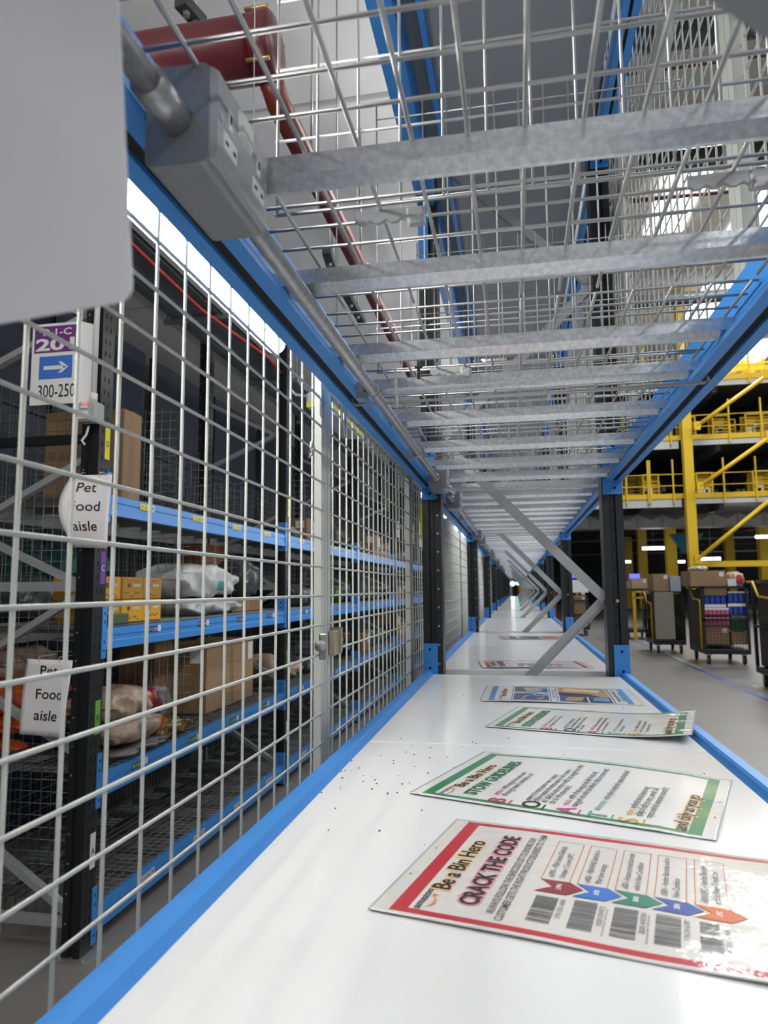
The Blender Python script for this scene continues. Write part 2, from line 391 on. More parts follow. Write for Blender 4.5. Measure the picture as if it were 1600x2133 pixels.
# tie rod, ties and clips under the decks
m = MB(); m.tube([(-.347, 1.49, .43), (-.347, 1.49, .413), (-.34, 1.49, .409), (.385, 1.47, .409), (.391, 1.47, .413), (.391, 1.47, .43)], .0035, 8)
obj('tie_rod', m, ZINC, label='thin steel rod hooked between the slots of both deck beams', cat='rod')
m = MB(); m.bar((-.236, 1.40, .462), (-.234, 1.40, .372), .005, .0015, up=(0, 1, 0)); m.tube([(-.234, 1.40, .40), (-.233, 1.40, .375)], .003, 6)
obj('cable_tie', m, PLAST_W, label='white cable tie hanging straight down from the deck over the rod', cat='cable tie')
m = MB(); a = at(872, 760, Z=.465); m.bar(a+Vector((0, 0, .01)), a-Vector((0, 0, .03)), .006, .003, up=(0, 1, 0)); m.tube([a-Vector((.008, 0, .004)), a+Vector((.008, 0, -.004))], .003, 6)
obj('cable_tie', m, RUBBER, label='short black cable tie on the wire deck above the white tie', cat='cable tie')
def clip(a, w, label, mt):
    m = MB(); n = 10; rings = []
    for k in range(n+1):
        x = a.x-.065+k*.0065; z = a.z-.004+.003*math.cos(k*2.1); rings.append([(x, a.y-.003, z-.004), (x, a.y+.003, z-.004), (x, a.y+.003, a.z+.007), (x, a.y-.003, a.z+.007)])
    m.loft(rings); m.bbox((a.x, a.y-.006, a.z-.016), (a.x+.022, a.y+.006, a.z+.006), .002); m.bbox((a.x+.003, a.y-.009, a.z-.019), (a.x+.019, a.y-.004, a.z-.004), .0015)
    return obj('shelf_clip', m, mt, label=label, cat='clip', group='clips hung on the deck wires')
clip(at(848, 445, Z=.458), 1, 'pale grey wavy plastic clip on the deck left of the blue post', PLAST_G)
clip(at(1560, 368, Z=.458), 1, 'grey metal clip on the deck near the right edge', ZINC)
clip(at(960, 770, Z=.46), 1, 'small grey clip on the deck beyond the third support', PLAST_G)

# ------------------------------------------------------------------ white mesh fence on the left
XF = -.437
def panel(y0, y1, cols, nm, z0=-1.5, z1=.50, x=XF, rows=None, w=.04, rail=.026):
    t = thing('mesh_fence', nm, 'fence', (x, y0, z0), 'white mesh fence panels')
    m = MB()
    for c in cols: m.tube([(x, c, z0), (x, c, z1)], .0025, 6)
    for r in rows: m.tube([(x+.0045, y0, r), (x+.0045, y1, r)], .0027, 6)
    obj('wire_mesh', m, FENCE, t)
    m = MB(); m.prism([(x-.012, y0+.001), (x+.008, y0+.001), (x+.008, y0+.012), (x+.005, y0+.015), (x+.005, y0+w), (x-.012, y0+w)], 'z', z0, z1)
    m.prism([(x-.012, y1-w), (x+.005, y1-w), (x+.005, y1-.015), (x+.008, y1-.012), (x+.008, y1-.001), (x-.012, y1-.001)], 'z', z0, z1)
    m.box((x-.012, y0, z1-rail), (x+.005, y1, z1)); m.box((x-.012, y0, z0), (x+.005, y1, z0+rail))
    obj('panel_frame', m, FENCE, t)
    return t
ROWS = [.1154-.0646*h for h in range(-5, 26)]
PW = BAY/2
def fcols(y0): 
    c = []; y = y0+.077
    while y < y0+PW-.06: c.append(y); y += .0715
    return c
p0 = panel(1.571-PW, 1.571, [.5516+.0769*k for k in range(-4, 13)], 'white mesh fence panel closest to the lens, left of the latch post', rows=ROWS, z1=.53)
p1 = panel(1.573, 1.573+PW, fcols(1.573), 'white mesh fence panel between the latch post and the first black frame', rows=ROWS)
dup(p0, (0, -PW, 0), 'white mesh fence panel level with the lens, at the far left edge')
for k in range(2, 2*NB):
    dup(p1, (0, PW*(k-1), 0), 'white mesh fence panel beyond the first black frame, %s from the latch post' % (ORD[k] if k < 13 else 'number %d' % (k+1)))
m = MB(); z = -.122
m.bbox((-.426, 1.568, z-.028), (-.408, 1.612, z+.028), .003); m.box((-.436, 1.615, z-.022), (-.405, 1.622, z+.034)); m.tube([(-.42, 1.62, z), (-.42, 1.655, z+.002)], .009, 8)
m.box((-.42, 1.60, z-.026), (-.404, 1.612, z+.03))
lt = thing('fence_latch', 'brassy metal latch clamped on the white fence post', 'latch', (-.42, 1.59, z)); obj('latch_body', m, mat('dull latch metal', (.42, .37, .26), .45, .5), lt)
m = MB(); m.bbox((-.428, 1.50, z-.03), (-.41, 1.512, z+.026), .002); m.tube([(-.424, 1.49, z), (-.424, 1.515, z)], .012, 8); obj('keeper', m, ZINC, lt)
m = MB(); a = at(645, 935, X=-.431); m.tube([a+Vector((.004, 0, .014)), a+Vector((.006, .012, .006)), a+Vector((.004, .004, -.012)), a+Vector((.003, -.016, -.022)), a+Vector((.006, -.010, .004)), a+Vector((.004, 0, .014))], .003, 6)
obj('cable_tie', m, PLAST_W, label='white cable tie loop knotted on the fence wire left of the post', cat='cable tie')
for nm, yy in (('left', 1.485), ('right', 1.70)):
    m = MB(); 
    for dz in (0, .006): m.tube([(-.42, yy, .47), (-.42, yy+dz, .39), (-.42, yy+.012, .385), (-.42, yy+.014, .46)], .003, 6)
    obj('panel_hook', m, ZINC, label='bent steel hook at the fence top, %s of the latch post' % nm, cat='hook', group='steel hooks on the fence top')
m = MB(); a = at(880, 1085, X=-.425); m.bbox((-.432, a.y-.035, a.z-.09), (-.424, a.y+.035, a.z+.08), .002); m.disc((-.423, a.y, a.z+.088), .02, (1, 0, 0), 10)
obj('marker_tag', m, YELTAG, label='bright yellow tag tied on the fence beside the first black frame', cat='tag')

# white guard fence on the upper right side
XG = .452
gcols = []
def guard(y0, z0, z1, nm):
    t = thing('mesh_guard', nm, 'fence', (XG, y0, z0), 'white mesh guard panels above the right deck beam')
    m = MB(); c = y0+.077
    while c < y0+PW-.05: m.tube([(XG, c, z0), (XG, c, z1)], .0026, 5); c += .0715
    r = z0+.06
    while r < z1-.03: m.tube([(XG+.0045, y0, r), (XG+.0045, y0+PW, r)], .0026, 5); r += .0646
    obj('wire_mesh', m, FENCE, t)
    m = MB()
    for yy in (y0+.001, y0+PW-.03): m.box((XG-.015, yy, z0), (XG+.015, yy+.029, z1))
    m.box((XG-.015, y0, z0), (XG+.012, y0+PW, z0+.04)); m.box((XG-.015, y0, z1-.04), (XG+.012, y0+PW, z1)); obj('panel_frame', m, FENCE, t)
    return t
g0 = guard(.04, .53, 1.53, 'white mesh guard panel above the right deck beam, lower row, nearest')
g1 = guard(.04, 1.535, 2.6, 'white mesh guard panel above the right deck beam, upper row, nearest')
for k in range(1, 12):
    for g in (g0, g1): dup(g, (0, PW*k, 0), g['label'].replace('nearest', ORD[k]))
# ------------------------------------------------------------------ tube lights of the left aisle
def tube_light(label, y0, y1, lit):
    t = thing('tube_light', label, 'light', (-.61, y0, .64), None if not lit else 'lit tube lights of the left aisle')
    x, z, r = -.61, .648, .027; m = MB(); n = 16; pts = []; rs = []
    for k in range(5): a = math.pi/2*k/4; pts.append((x, y0+r*(1-math.sin(a)) if False else y0+r-r*math.cos(a), z)); rs.append(max(.002, r*math.sin(a)))
    for k in range(5): a = math.pi/2*k/4; pts.append((x, y1-r+r*math.sin(a), z)); rs.append(max(.002, r*math.cos(a)))
    m.tube(pts, rs, n); obj('diffuser', m, LAMPW if lit else PLAST_W, t)
    m = MB(); m.box((x-.012, y0+.02, z+.024), (x+.012, y1-.02, z+.05)); obj('lamp_housing', m, PLAST_W, t)
    for yy in (y0+.2, y1-.2):
        m = MB(); m.tube([(x, yy, z+.06), (x, yy, 2.9)], .002, 5); obj('hanger', m, ZINC, t)
    return t
tl = tube_light('bright lit tube light behind the fence, nearest one in the left aisle', .28, 1.735, True)
for k, b in enumerate((1.66, 2.66, 3.66, 4.66, 5.66)): dup(tl, (0, BAY*b, 0), 'bright lit tube light hanging in the left aisle, %s lit one' % ORD[k+1])
LAMPM = mat('lit tube diffuser farther off', (.9, .9, .9), .4, emit=((1, .975, .93), 24))
for o in [o for o in S.objects if o.name.startswith('tube_light.')]:
    if o.location.y > 3:
        for c in o.children:
            if c.name.startswith('diffuser'): c.data = c.data.copy(); c.data.materials[0] = LAMPM
dup(tl, (0, -BAY, 0), 'added fill tube light of the left aisle, behind the lens')  # unseen tube added to brighten the sheets and the hanging card
tq = dup(tl, (-.15, .62, 1.3), 'added fill tube light hung crosswise over the left aisle, level with the lens')  # unseen lamp added to brighten the pet food sheets
tq.rotation_euler.z = math.pi/2
for c in list(tq.children):
    if c.name.startswith('hanger'): bpy.data.objects.remove(c)
for xx in (-.95, -2.0):
    m = MB(); m.tube([(xx, .9, 2.0), (xx, .9, 2.9)], .002, 5); obj('hanger_wire', m, ZINC, label='thin wire holding the added crosswise tube light, %s' % ('inner end' if xx > -1 else 'outer end'), cat='wire')
FILL_UP = mat('lit tube diffuser of the upper level', (.9, .9, .9), .4, emit=((1, .975, .93), 26))
for k in range(0, 4):      # hidden row added over the grey boards to brighten the soffit
    tu = dup(tl, (.33, BAY*k, 0), 'added fill tube light above the grey shelf boards, %s' % ('behind the lens' if k < 0 else bay_words(k)), 'added fill tubes over the grey boards')
    tu.location.z += 1.66
    for c in list(tu.children):
        if c.name.startswith('hanger'): bpy.data.objects.remove(c)
    for c in tu.children:
        if c.name.startswith('diffuser'): c.data = c.data.copy(); c.data.materials[0] = FILL_UP
    for yy in (.5, 1.5):
        m = MB(); m.tube([(-.28, BAY*k+yy, 2.35), (-.28, BAY*k+yy, 2.9)], .002, 5); WL[tu.name] = tu.location.copy(); obj('hanger', m, ZINC, tu)
FILL_HALL = mat('added fill panel diffuser', (.9, .9, .9), .4, emit=((.98, .99, 1), 30))  # unseen panel lights added to brighten the mid bench and card
for k, y in enumerate((-5.2, -2.6, 2.3, 4.9, 7.5)):
    t = thing('fill_panel_light', 'added fill panel light over the hall right of the bench, %s' % ('farther behind the lens', 'just behind the lens', 'first one ahead', 'second one ahead', 'third one ahead')[k], 'light', (3.2, y, 3.2), 'added fill panels over the hall')
    m = MB(); m.box((3.02, y-.75, 3.19), (3.38, y+.75, 3.2)); obj('diffuser', m, FILL_HALL, t)
    m = MB(); m.bbox((3.0, y-.78, 3.2), (3.4, y+.78, 3.28), .01); obj('lamp_housing', m, PLAST_W, t)
    for yy in (y-.6, y+.6):
        m = MB(); m.tube([(3.2, yy, 3.28), (3.2, yy, 13)], .006, 5); obj('hanger', m, ZINC, t)
t = thing('emergency_light', 'unlit white emergency light with a yellow stripe and blue indicator', 'light', (-.75, 2.75, .72))
m = MB(); m.bbox((-.80, 2.6, .71), (-.70, 3.2, .78), .012); obj('light_body', m, PLAST_W, t)
m = MB(); m.box((-.795, 2.598, .715), (-.705, 2.599, .735)); m.box((-.699, 2.62, .72), (-.6985, 3.18, .738)); obj('stripe', m, YELTAG, t)
m = MB(); m.disc((-.70, 2.66, .706), .007, (1, 0, .2), 8); obj('indicator', m, mat('blue indicator', (.05, .1, .8), .3, emit=((.1, .2, 1), 8)), t)
m = MB(); m.tube([(-.75, 2.9, .78), (-.75, 2.9, 2.9)], .004, 6); obj('hanger', m, ZINC, t)

# ------------------------------------------------------------------ laminated card by the lens
LAM = mat('laminated card', (.80, .785, .81), .35, coat=.8, bump=(38, .35, .004), mottle=(5, .3, (.76, .75, .78)))
t = thing('hanging_card', 'plain off-white laminated card hanging close to the lens, top left', 'card', (-.25, .3, .134))
ca, sa = math.cos(.085), math.sin(.085); m = MB(); prof = []
for cx, cz, a0 in ((-.140, .008, 180), (-.008, .008, 270), (-.008, .205, 0), (-.140, .205, 90)):
    for k in range(5): a = math.radians(a0+22.5*k); prof.append((cx+.008*math.cos(a), cz+.008*math.sin(a)))
prof = [(-.18+x*ca-z*sa, (.141)+x*sa+z*ca) for x, z in prof]
m.prism(prof, 'y', .2995, .3008); obj('card_sheet', m, LAM, t)
m = MB(); m.tube([(-.262, .2985, .33), (-.268, .2985, .385), (-.273, .30, .398)], .0016, 6); m.tube([(-.262, .3015, .33), (-.268, .302, .385), (-.273, .30, .398)], .0016, 6); obj('hanging_tie', m, PLAST_W, t)

# ------------------------------------------------------------------ laminated posters on the bench
GLOSS = dict(coat=.9, bump=(55, .10, .003))
P_WHITE = mat('laminated white paper', (.76, .755, .74), .45, **GLOSS)
P_CREAM = mat('laminated cream paper', (.70, .675, .63), .45, coat=1, bump=(42, .28, .004))
P_RED = mat('laminated red print', (.50, .022, .035), .45, coat=.9, bump=(42, .28, .004))
P_GREEN = mat('laminated green print', (.03, .24, .085), .45, **GLOSS)
P_BLUE = mat('laminated blue print', (.07, .28, .62), .45, **GLOSS)
P_CLEAR = mat('clear laminate edge', (.70, .71, .70), .2, coat=.6, spec=.5)
def ink(name, c): return mat('print '+name, c, .5, coat=.5)
K, W_, OR, CR_, GR_ = ink('black', (.012, .011, .011)), ink('white', (.85, .85, .85)), ink('pale orange', (.78, .52, .27)), ink('crimson', (.50, .03, .10)), ink('teal green', (.10, .34, .21))
PK, MG, AM, LINE = ink('pink glow', (.72, .30, .34)), ink('magenta', (.45, .05, .22)), ink('amber', (.66, .33, .03)), ink('orange line', (.60, .20, .05))
B_R, B_B, B_G, B_N, B_O = ink('arrow red', (.25, .025, .035)), ink('arrow blue', (.03, .15, .52)), ink('arrow green', (.02, .20, .13)), ink('arrow navy', (.025, .07, .36)), ink('arrow orange', (.62, .13, .03))
GG, LB, DB, TAN, GRY = ink('green glow', (.42, .66, .48)), ink('photo light blue', (.1, .28, .6)), ink('photo dark blue', (.01, .03, .12)), ink('photo tan', (.42, .27, .14)), ink('barcode grey', (.12, .12, .12))
SMILE = ink('orange swoosh', (.72, .25, .04)); DG = ink('dark green title', (.02, .10, .045))
PM = [K, W_, OR, CR_, GR_, PK, MG, AM, LINE, B_R, B_B, B_G, B_N, B_O, GG, LB, DB, TAN, GRY, SMILE, DG]
def PI_(m): return PM.index(m)
class Poster:
    def __init__(s, label, TL, ang, w, h, paper, border, ins, bend, z=-.3365):
        s.t = thing('poster', label, 'poster', (TL[0], TL[1], z), 'laminated posters lying on the bench'); s.t.rotation_euler.z = ang; WL[s.t.name] = Vector()
        s.w, s.h, s.bend = w, h, bend; nu, nv = 26, 36; m = MB()
        us = sorted(set([0, .004, w-.004, w, ins[2], ins[2]+ins[3], w-ins[2]-ins[3], w-ins[2]] + [w*i/nu for i in range(nu+1)]))
        vs = sorted(set([0, .004, h-.004, h, ins[0], ins[0]+ins[1], h-ins[0]-ins[1], h-ins[0]] + [h*i/nv for i in range(nv+1)]))
        idx = {}
        for j, v in enumerate(vs):
            for i, u in enumerate(us): idx[i, j] = len(m.v); m.v.append((u, -v, bend(u, v)))
        for j in range(len(vs)-1):
            for i in range(len(us)-1):
                u, v = (us[i]+us[i+1])/2, (vs[j]+vs[j+1])/2
                e = u < .004 or u > w-.004 or v < .004 or v > h-.004
                inside = ins[2] < u < w-ins[2] and ins[0] < v < h-ins[0]
                core = ins[2]+ins[3] < u < w-ins[2]-ins[3] and ins[0]+ins[1] < v < h-ins[0]-ins[1]
                m.f.append([idx[i, j+1], idx[i+1, j+1], idx[i+1, j], idx[i, j]]); m.m.append(2 if e else (1 if inside and not core else 0)); m.sm.append(True)
        o = obj('sheet', m, [paper, border, P_CLEAR], s.t)
        sd = o.modifiers.new('thickness', 'SOLIDIFY'); sd.thickness = .0006; sd.offset = -1
        s.parts = {}; s.cur = 'body_text'
    def place(s, pts, fs, mi, lift):
        s.parts.setdefault(s.cur, MB()).add([(u, -v, s.bend(u, v)+lift) for u, v in pts], fs, PI_(mi))
    def text(s, body, u, v, size, m=K, fit=None, bold=0, glow=None, align='LEFT'):
        c0 = s.cur
        if glow: s.cur = 'heading#'+body
        if glow:
            for q, (hl, lf) in enumerate(((.075, .0004), (.04, .0005))[:1]):
                vs, fs = glyphs(body, fit, size, bold, align, hl); x0 = min(a for a, b in vs) if vs else 0
                s.place([(u+x-x0-.002, v-y) for x, y in vs], fs, glow, lf)
        vs, fs = glyphs(body, fit, size, bold, align)
        if vs: s.place([(u+x, v-y) for x, y in vs], fs, m, .0009)
        s.cur = c0
    def rect(s, u0, v0, u1, v1, m, lift=.0006):
        n = max(1, int((u1-u0)/.02)); k = max(1, int((v1-v0)/.02)); pts = []; fs = []
        for j in range(k+1):
            for i in range(n+1): pts.append((u0+(u1-u0)*i/n, v0+(v1-v0)*j/k))
        for j in range(k):
            for i in range(n): a = j*(n+1)+i; fs.append((a+n+1, a+n+2, a+1, a))
        s.place(pts, fs, m, lift)
    def poly(s, pts, m, lift=.0007): s.place(pts, [tuple(reversed(range(len(pts))))], m, lift)
    def frame(s, u0, v0, u1, v1, t, m):
        s.rect(u0, v0, u1, v0+t, m); s.rect(u0, v1-t, u1, v1, m); s.rect(u0, v0, u0+t, v1, m); s.rect(u1-t, v0, u1, v1, m)
    def brand(s, u, v, w):
        s.cur = 'logo'
        s.text('amazon', u, v, w*.27, K, fit=w, bold=.01)
        n = 10; pts = []
        for k in range(n+1): x = k/n; pts.append((u+w*(.08+.66*x), v+w*(.07+.16*math.sin(math.pi*x))))
        for k in range(n, -1, -1): x = k/n; pts.append((u+w*(.08+.66*x), v+w*(.07+.10*math.sin(math.pi*x))))
        for k in range(n): s.place([pts[k], pts[k+1], pts[2*n-k], pts[2*n+1-k]], [(0, 1, 2, 3)], SMILE, .0009)
        s.poly([(u+w*.66, v+w*.06), (u+w*.82, v+w*.05), (u+w*.78, v+w*.17)], SMILE); s.cur = 'body_text'
    def bars(s, u0, v0, u1, v1, seed):
        r = random.Random(seed); u = u0; c0 = s.cur; s.cur = 'barcode#%d' % seed
        while u < u1-.0015:
            b = r.choice((.0006, .0009, .0014, .0020)); s.rect(u, v0, min(u+b, u1), v1, GRY); u += b+r.choice((.0005, .0008, .0012))
        s.cur = c0
    def done(s):
        for k, m in s.parts.items():
            used = sorted(set(m.m)); m.m = [used.index(i) for i in m.m]; obj(k.split('#')[0], m, [PM[i] for i in used], s.t)
def holes(P, pts):
    for k, (u, v) in enumerate(pts): P.cur = 'punch_hole#%d' % k; P.rect(u-.003, v-.001, u+.003, v+.001, GRY)
    P.cur = 'body_text'

# red poster
b1 = lambda u, v: .0012+.0035*math.sin(v*13+.4)*(.4+u*2)*(v/.45)+.0012*math.sin(u*30+v*18)*(v > .15)*(min(1, (v-.15)*8) if v > .15 else 0)+.002*(v/.45)**2
P = Poster('red bordered barcode poster headed CRACK THE CODE, lying nearest on the bench', (-.164, .765), math.atan2(.976, .218), .313, .452, P_CREAM, P_RED, (.021, .018, .0065, .011), b1)
holes(P, [(.10, .010), (.19, .011)])
P.brand(.018, .051, .05)
P.text('Be a Bin Hero', .072, .066, .030, K, fit=.160, bold=.018, glow=OR)
P.text('CRACK THE CODE', .046, .105, .030, K, fit=.220, bold=.03, glow=PK)
P.text('ALWAYS FOLLOW THE BARCODE LIST TO ENSURE OUR', .035, .126, .0125, K, fit=.235, bold=.006)
P.text('CUSTOMER GETS THE RIGHT PRODUCT DELIVERED TO THEM', .022, .138, .0125, K, fit=.262, bold=.006)
for k, (nm, c, l1, l2, pre) in enumerate((('LPN', B_R, '»LPN – FBA Items Globally', 'Unique / Covers UPC', 0), ('X00', B_B, '»X00 – FBA/WHD Sold As Is –', 'May have damage', 0), ('B00', B_G, '»B00 – Amazon printed barcode', 'sold in New Condition', 0), ('ISBN', B_N, '»ISBN – Vendor Barcode sold in', 'New Condition', 0), ('UPC', B_O, '»EAN/UPC – Vendor Barcode', 'sold in New Condition', 0))):
    v = .155+.0408*k; P.cur = 'text_box#%d' % k
    P.frame(.142, v, .273, v+.033, .0009, LINE)
    P.text(l1, .150, v+.0135, .0105, K, fit=min(.115, .0042*len(l1)), bold=.0); P.text(l2, .152, v+.0255, .0105, K, fit=.0042*len(l2))
    P.cur = 'arrow#%d' % k; P.poly([(.1425, v), (.1425, v+.034), (.127, v+.050), (.108, v+.034), (.108, v-.001), (.126, v+.0165)], c)
    P.text(nm, .119, v+.026, .008, W_, fit=.014, bold=.02)
    P.cur = 'barcode#%d' % (k+3)
    if k < 4:
        P.bars(.035, v+.004, .100, v+.028, k+3); P.text(('LPN 3501 6838', 'X000 GWRTZ', 'B00 4XF3A', '9 781234 567897')[k], .05, v+.036, .008, GRY, fit=.045)
        if k in (1, 2): P.text('Amazon printed label – sold as new item', .03, v+.0395, .004, GRY, fit=.06)
    else:
        P.bars(.035, v+.004, .066, v+.024, 31); P.bars(.072, v+.004, .100, v+.022, 33); P.text('0 12345 67890', .04, v+.031, .006, GRY, fit=.05)
P.done()

# green posters
def guidelines(P, hindi):
    holes(P, [(.10, P.h-.010), (.19, P.h-.010)]); P.brand(.018, .052, .046)
    P.text('Be a Bin Hero', .068, .067, .027, K, fit=.165, bold=.016, glow=OR)
    P.text('STOW GUIDELINES', .036, .103, .031, DG, fit=.235, bold=.03, glow=GG)
    for L, c, v in (('B', CR_, .158), ('O', K, .212), ('A', MG, .266), ('T', GR_, .314), ('S', AM, .358)):
        P.text(L, .014, v, .040, c, bold=.012); P.rect(.014, v+.006, .036, v+.009, c)
    if hindi:
        T = [(.050, .137, 'अवरोधन:', CR_, .032, 'छोटी वस्तुओं को उनके सामने', .115), (.050, .151, '', K, 0, 'की वस्तुएं रखकर अवरोधित न करें', .150),
             (.046, .192, '', K, 0, 'क्षमता से ज्यादा सामान भरना / लटकना', .165), (.046, .205, '', K, 0, 'डिब्बे में क्षमता से ज्यादा सामान न भरें या सामान', .205), (.046, .218, '', K, 0, 'को डिब्बे से बाहर लटका न छोडें, यह वस्तुओं को गिराने', .245), (.046, .231, '', K, 0, 'देने के लिए खतरनाक है', .105),
             (.046, .251, 'गलत ढेर:', CR_, .03, 'किसी भी बडे वस्तुओं को बिन में खडे रखें,', .175), (.046, .265, '', K, 0, 'वस्तुओं को बिन के किनारे, पीछे न ऊपर रखें', .235),
             (.046, .300, 'बिन का प्रकार:', GR_, .05, 'अपने स्कैनर से सही बिन प्रकार की जाँच करें', .185),
             (.046, .346, 'स्कैनर:', AM, .028, 'सुनिश्चित करें कि आपका वस्तु', .130), (.046, .360, '', K, 0, 'डिब्बे में फिट हो जाए, आपको उसे', .165), (.046, .374, '', K, 0, 'ज्यादा कसने की आवश्यकता हो सकती है', .175)]
    else:
        T = [(.050, .137, 'BLOCKING:', CR_, .035, 'Do not block smaller items by', .105), (.050, .150, '', K, 0, 'putting larger items in front of them', .15),
             (.046, .188, '', K, 0, 'OVERSTUFFING / OVERHANGING:', .12), (.046, .200, '', K, 0, 'Do not overfill the bin or leave items', .145), (.046, .212, '', K, 0, 'hanging out of the bin, this could cause', .16), (.046, .224, '', K, 0, 'unit amnesty', .05),
             (.046, .250, 'ANGLES:', CR_, .03, 'Always stow items below bin edge', .13), (.046, .262, '', K, 0, 'items must not be stowed at an angle', .16), (.046, .274, '', K, 0, 'in the bin, stow them flat', .10),
             (.046, .302, 'TYPE OF BIN:', GR_, .05, 'Check your scanner for the', .10), (.046, .314, '', K, 0, 'correct bin type', .065),
             (.046, .346, 'SCANNER:', AM, .035, 'Make sure your product', .10), (.046, .359, '', K, 0, 'will fit in the bin, you may need to', .135), (.046, .372, '', K, 0, 'make some room first', .085)]
    for u, v, pre, c, pw, body, bw in T:
        if pre: P.text(pre, u, v, .0125, c, fit=pw, bold=.012)
        P.text(body, u+(pw+.006 if pre else 0), v, .0125, K, fit=min(bw, .29-u-(pw+.006 if pre else 0)), bold=.006)
    P.text('and tidy as you go', .018, .422, .027, K, fit=.19, bold=.016, glow=OR)
    P.done()
b2 = lambda u, v: .0015+.006*math.sin(max(0, v-.05)*8.2)*(u/.33)+.0012*math.sin(v*40)*(v > .38)+.001*math.sin(u*25)*(v/.45)
guidelines(Poster('green bordered stow guidelines poster with foreign script, flat behind the red poster', (-.184, 1.19), math.atan2(.96, .28)-.048, .334, .462, P_WHITE, P_GREEN, (.019, .018, .009, .011), b2), True)
b3 = lambda u, v: .0015+.016*(max(0, v-.26)/.2)**2+.004*math.sin(u*9)*(v/.46)+.0015*math.sin(u*60)*(v > .42)
guidelines(Poster('green bordered stow guidelines poster in English, curling over the right bench beam', (-.085, 1.775), math.atan2(.96, .25), .318, .466, P_WHITE, P_GREEN, (.019, .018, .009, .011), b3), False)
# blue picture poster
b4 = lambda u, v: .0015+.002*math.sin(v*12)+.001*math.sin(u*14)
P = Poster('blue bordered picture poster, lying just before the black frame', (-.117, 2.169), math.pi/2-.02, .338, .468, P_WHITE, P_BLUE, (.024, .017, .008, .006), b4)
P.brand(.03, .062, .05); P.text('Be a Bin Hero', .09, .074, .024, K, fit=.16, bold=.016, glow=OR)
for v in (.092, .208, .228, .392): P.rect(.012, v, .326, v+.002, K)
P.rect(.022, .098, .155, .203, DB); P.rect(.185, .098, .316, .203, DB); P.poly([(.03, .12), (.10, .13), (.12, .19), (.05, .185)], TAN); P.poly([(.20, .14), (.29, .12), (.30, .17), (.22, .19)], TAN)
P.poly([(.10, .16), (.155, .15), (.155, .203), (.11, .203)], LB); P.poly([(.26, .18), (.316, .17), (.316, .203), (.27, .203)], LB); P.rect(.145, .128, .195, .172, LB, .001)
P.text('STOP', .155, .155, .015, W_, bold=.02)
P.text('OVERSTUFFING IN BINS', .06, .224, .012, LB, fit=.2, bold=.01)
P.rect(.02, .236, .12, .316, DB); P.rect(.02, .322, .12, .386, DB); P.rect(.128, .236, .316, .386, TAN); P.poly([(.128, .236), (.20, .236), (.18, .33), (.128, .36)], DB, .0009); P.poly([(.23, .25), (.30, .26), (.28, .37), (.22, .36)], CARD and OR, .0009)
P.poly([(.03, .25), (.10, .26), (.11, .31), (.04, .30)], TAN, .0009); P.poly([(.05, .33), (.11, .34), (.11, .38), (.04, .38)], LB, .0009); P.poly([(.29, .37), (.316, .33), (.316, .386)], LB, .0009)
P.text('Keep every bin neat', .05, .412, .016, K, fit=.2, bold=.012); P.text('and tidy as you go', .06, .427, .016, K, fit=.18, bold=.012)
P.done()
# two farther posters
b5 = lambda u, v: .0015+.002*math.sin(v*10)
P = Poster('red bordered poster seen edge-on, lying on the second bay bench behind the brace', (-.152, 3.06), math.pi/2+.12, .285, .47, P_WHITE, P_RED, (.021, .018, .0065, .008), b5)
P.text('Be a Bin Hero', .07, .066, .030, K, fit=.160, bold=.018, glow=OR); P.text('CRACK THE CODE', .046, .105, .034, K, fit=.20, bold=.03, glow=PK)
P.text('ALWAYS FOLLOW THE BARCODE LIST', .035, .13, .013, K, fit=.21)
for k, c in enumerate((B_R, B_B, B_G, B_N, B_O)):
    v = .155+.0408*k; P.frame(.142, v, .25, v+.033, .0012, LINE); P.poly([(.1425, v), (.1425, v+.034), (.127, v+.050), (.108, v+.034), (.108, v-.001), (.126, v+.0165)], c); P.bars(.035, v+.004, .09, v+.028, k+50)
P.done()
P = Poster('farthest poster on the bench, dark pictures and a yellow edge', (-.105, 4.77), math.pi/2+.10, .28, .44, P_WHITE, mat('laminated yellow print', (.65, .45, .06), .45, coat=.8), (.02, .02, .006, .008), b5)
P.rect(.02, .06, .25, .11, K); P.rect(.02, .13, .25, .26, DB); P.rect(.02, .28, .12, .39, TAN); P.rect(.14, .28, .25, .39, CR_); P.done()
# crumbs on the bench board
m = MB(); r = random.Random(3)
for k in range(70):
    if k < 40: x, y = r.gauss(-.24, .06), r.gauss(1.35, .16)
    else: x, y = r.uniform(-.3, .35), r.uniform(1.0, 2.6)
    s_ = r.uniform(.0006, .0015); x = max(-.33, min(.37, x)); m.bbox((x-s_, y-s_, -.338), (x+s_, y+s_*1.4, -.3375+s_*.6), s_*.3)
obj('crumbs', m, mat('dark grit', (.05, .045, .04), .8), label='scattered dark grit on the white bench board by the fence', cat='grit', kind='stuff')

# ------------------------------------------------------------------ pipes and trays under the left ceiling
t = thing('sprinkler_pipe', 'thick maroon sprinkler pipe with a bolted coupling, overhead left', 'pipe', (-1.6, 2.5, 2.12))
m = MB(); m.tube([(-2.6, 2.46, 2.16), (-.98, 2.46, 2.16)], .125, 24); obj('pipe_run', m, REDPIPE, t)
m = MB(); m.tube([(-.99, 2.46, 2.16), (-.975, 2.46, 2.16), (-.965, 2.46, 2.16), (-.90, 2.46, 2.16), (-.885, 2.46, 2.16), (-.87, 2.46, 2.16)], [.105, .125, .135, .135, .12, .06], 28); obj('coupling', m, REDPIPE, t)
for a in (-2.2, -.9, .7, 2.4):
    m = MB(); m.tube([(-.98, 2.46+.135*math.cos(a), 2.16+.135*math.sin(a)), (-.885, 2.46+.135*math.cos(a), 2.16+.135*math.sin(a))], .009, 8); obj('bolt', m, BRASS, t)
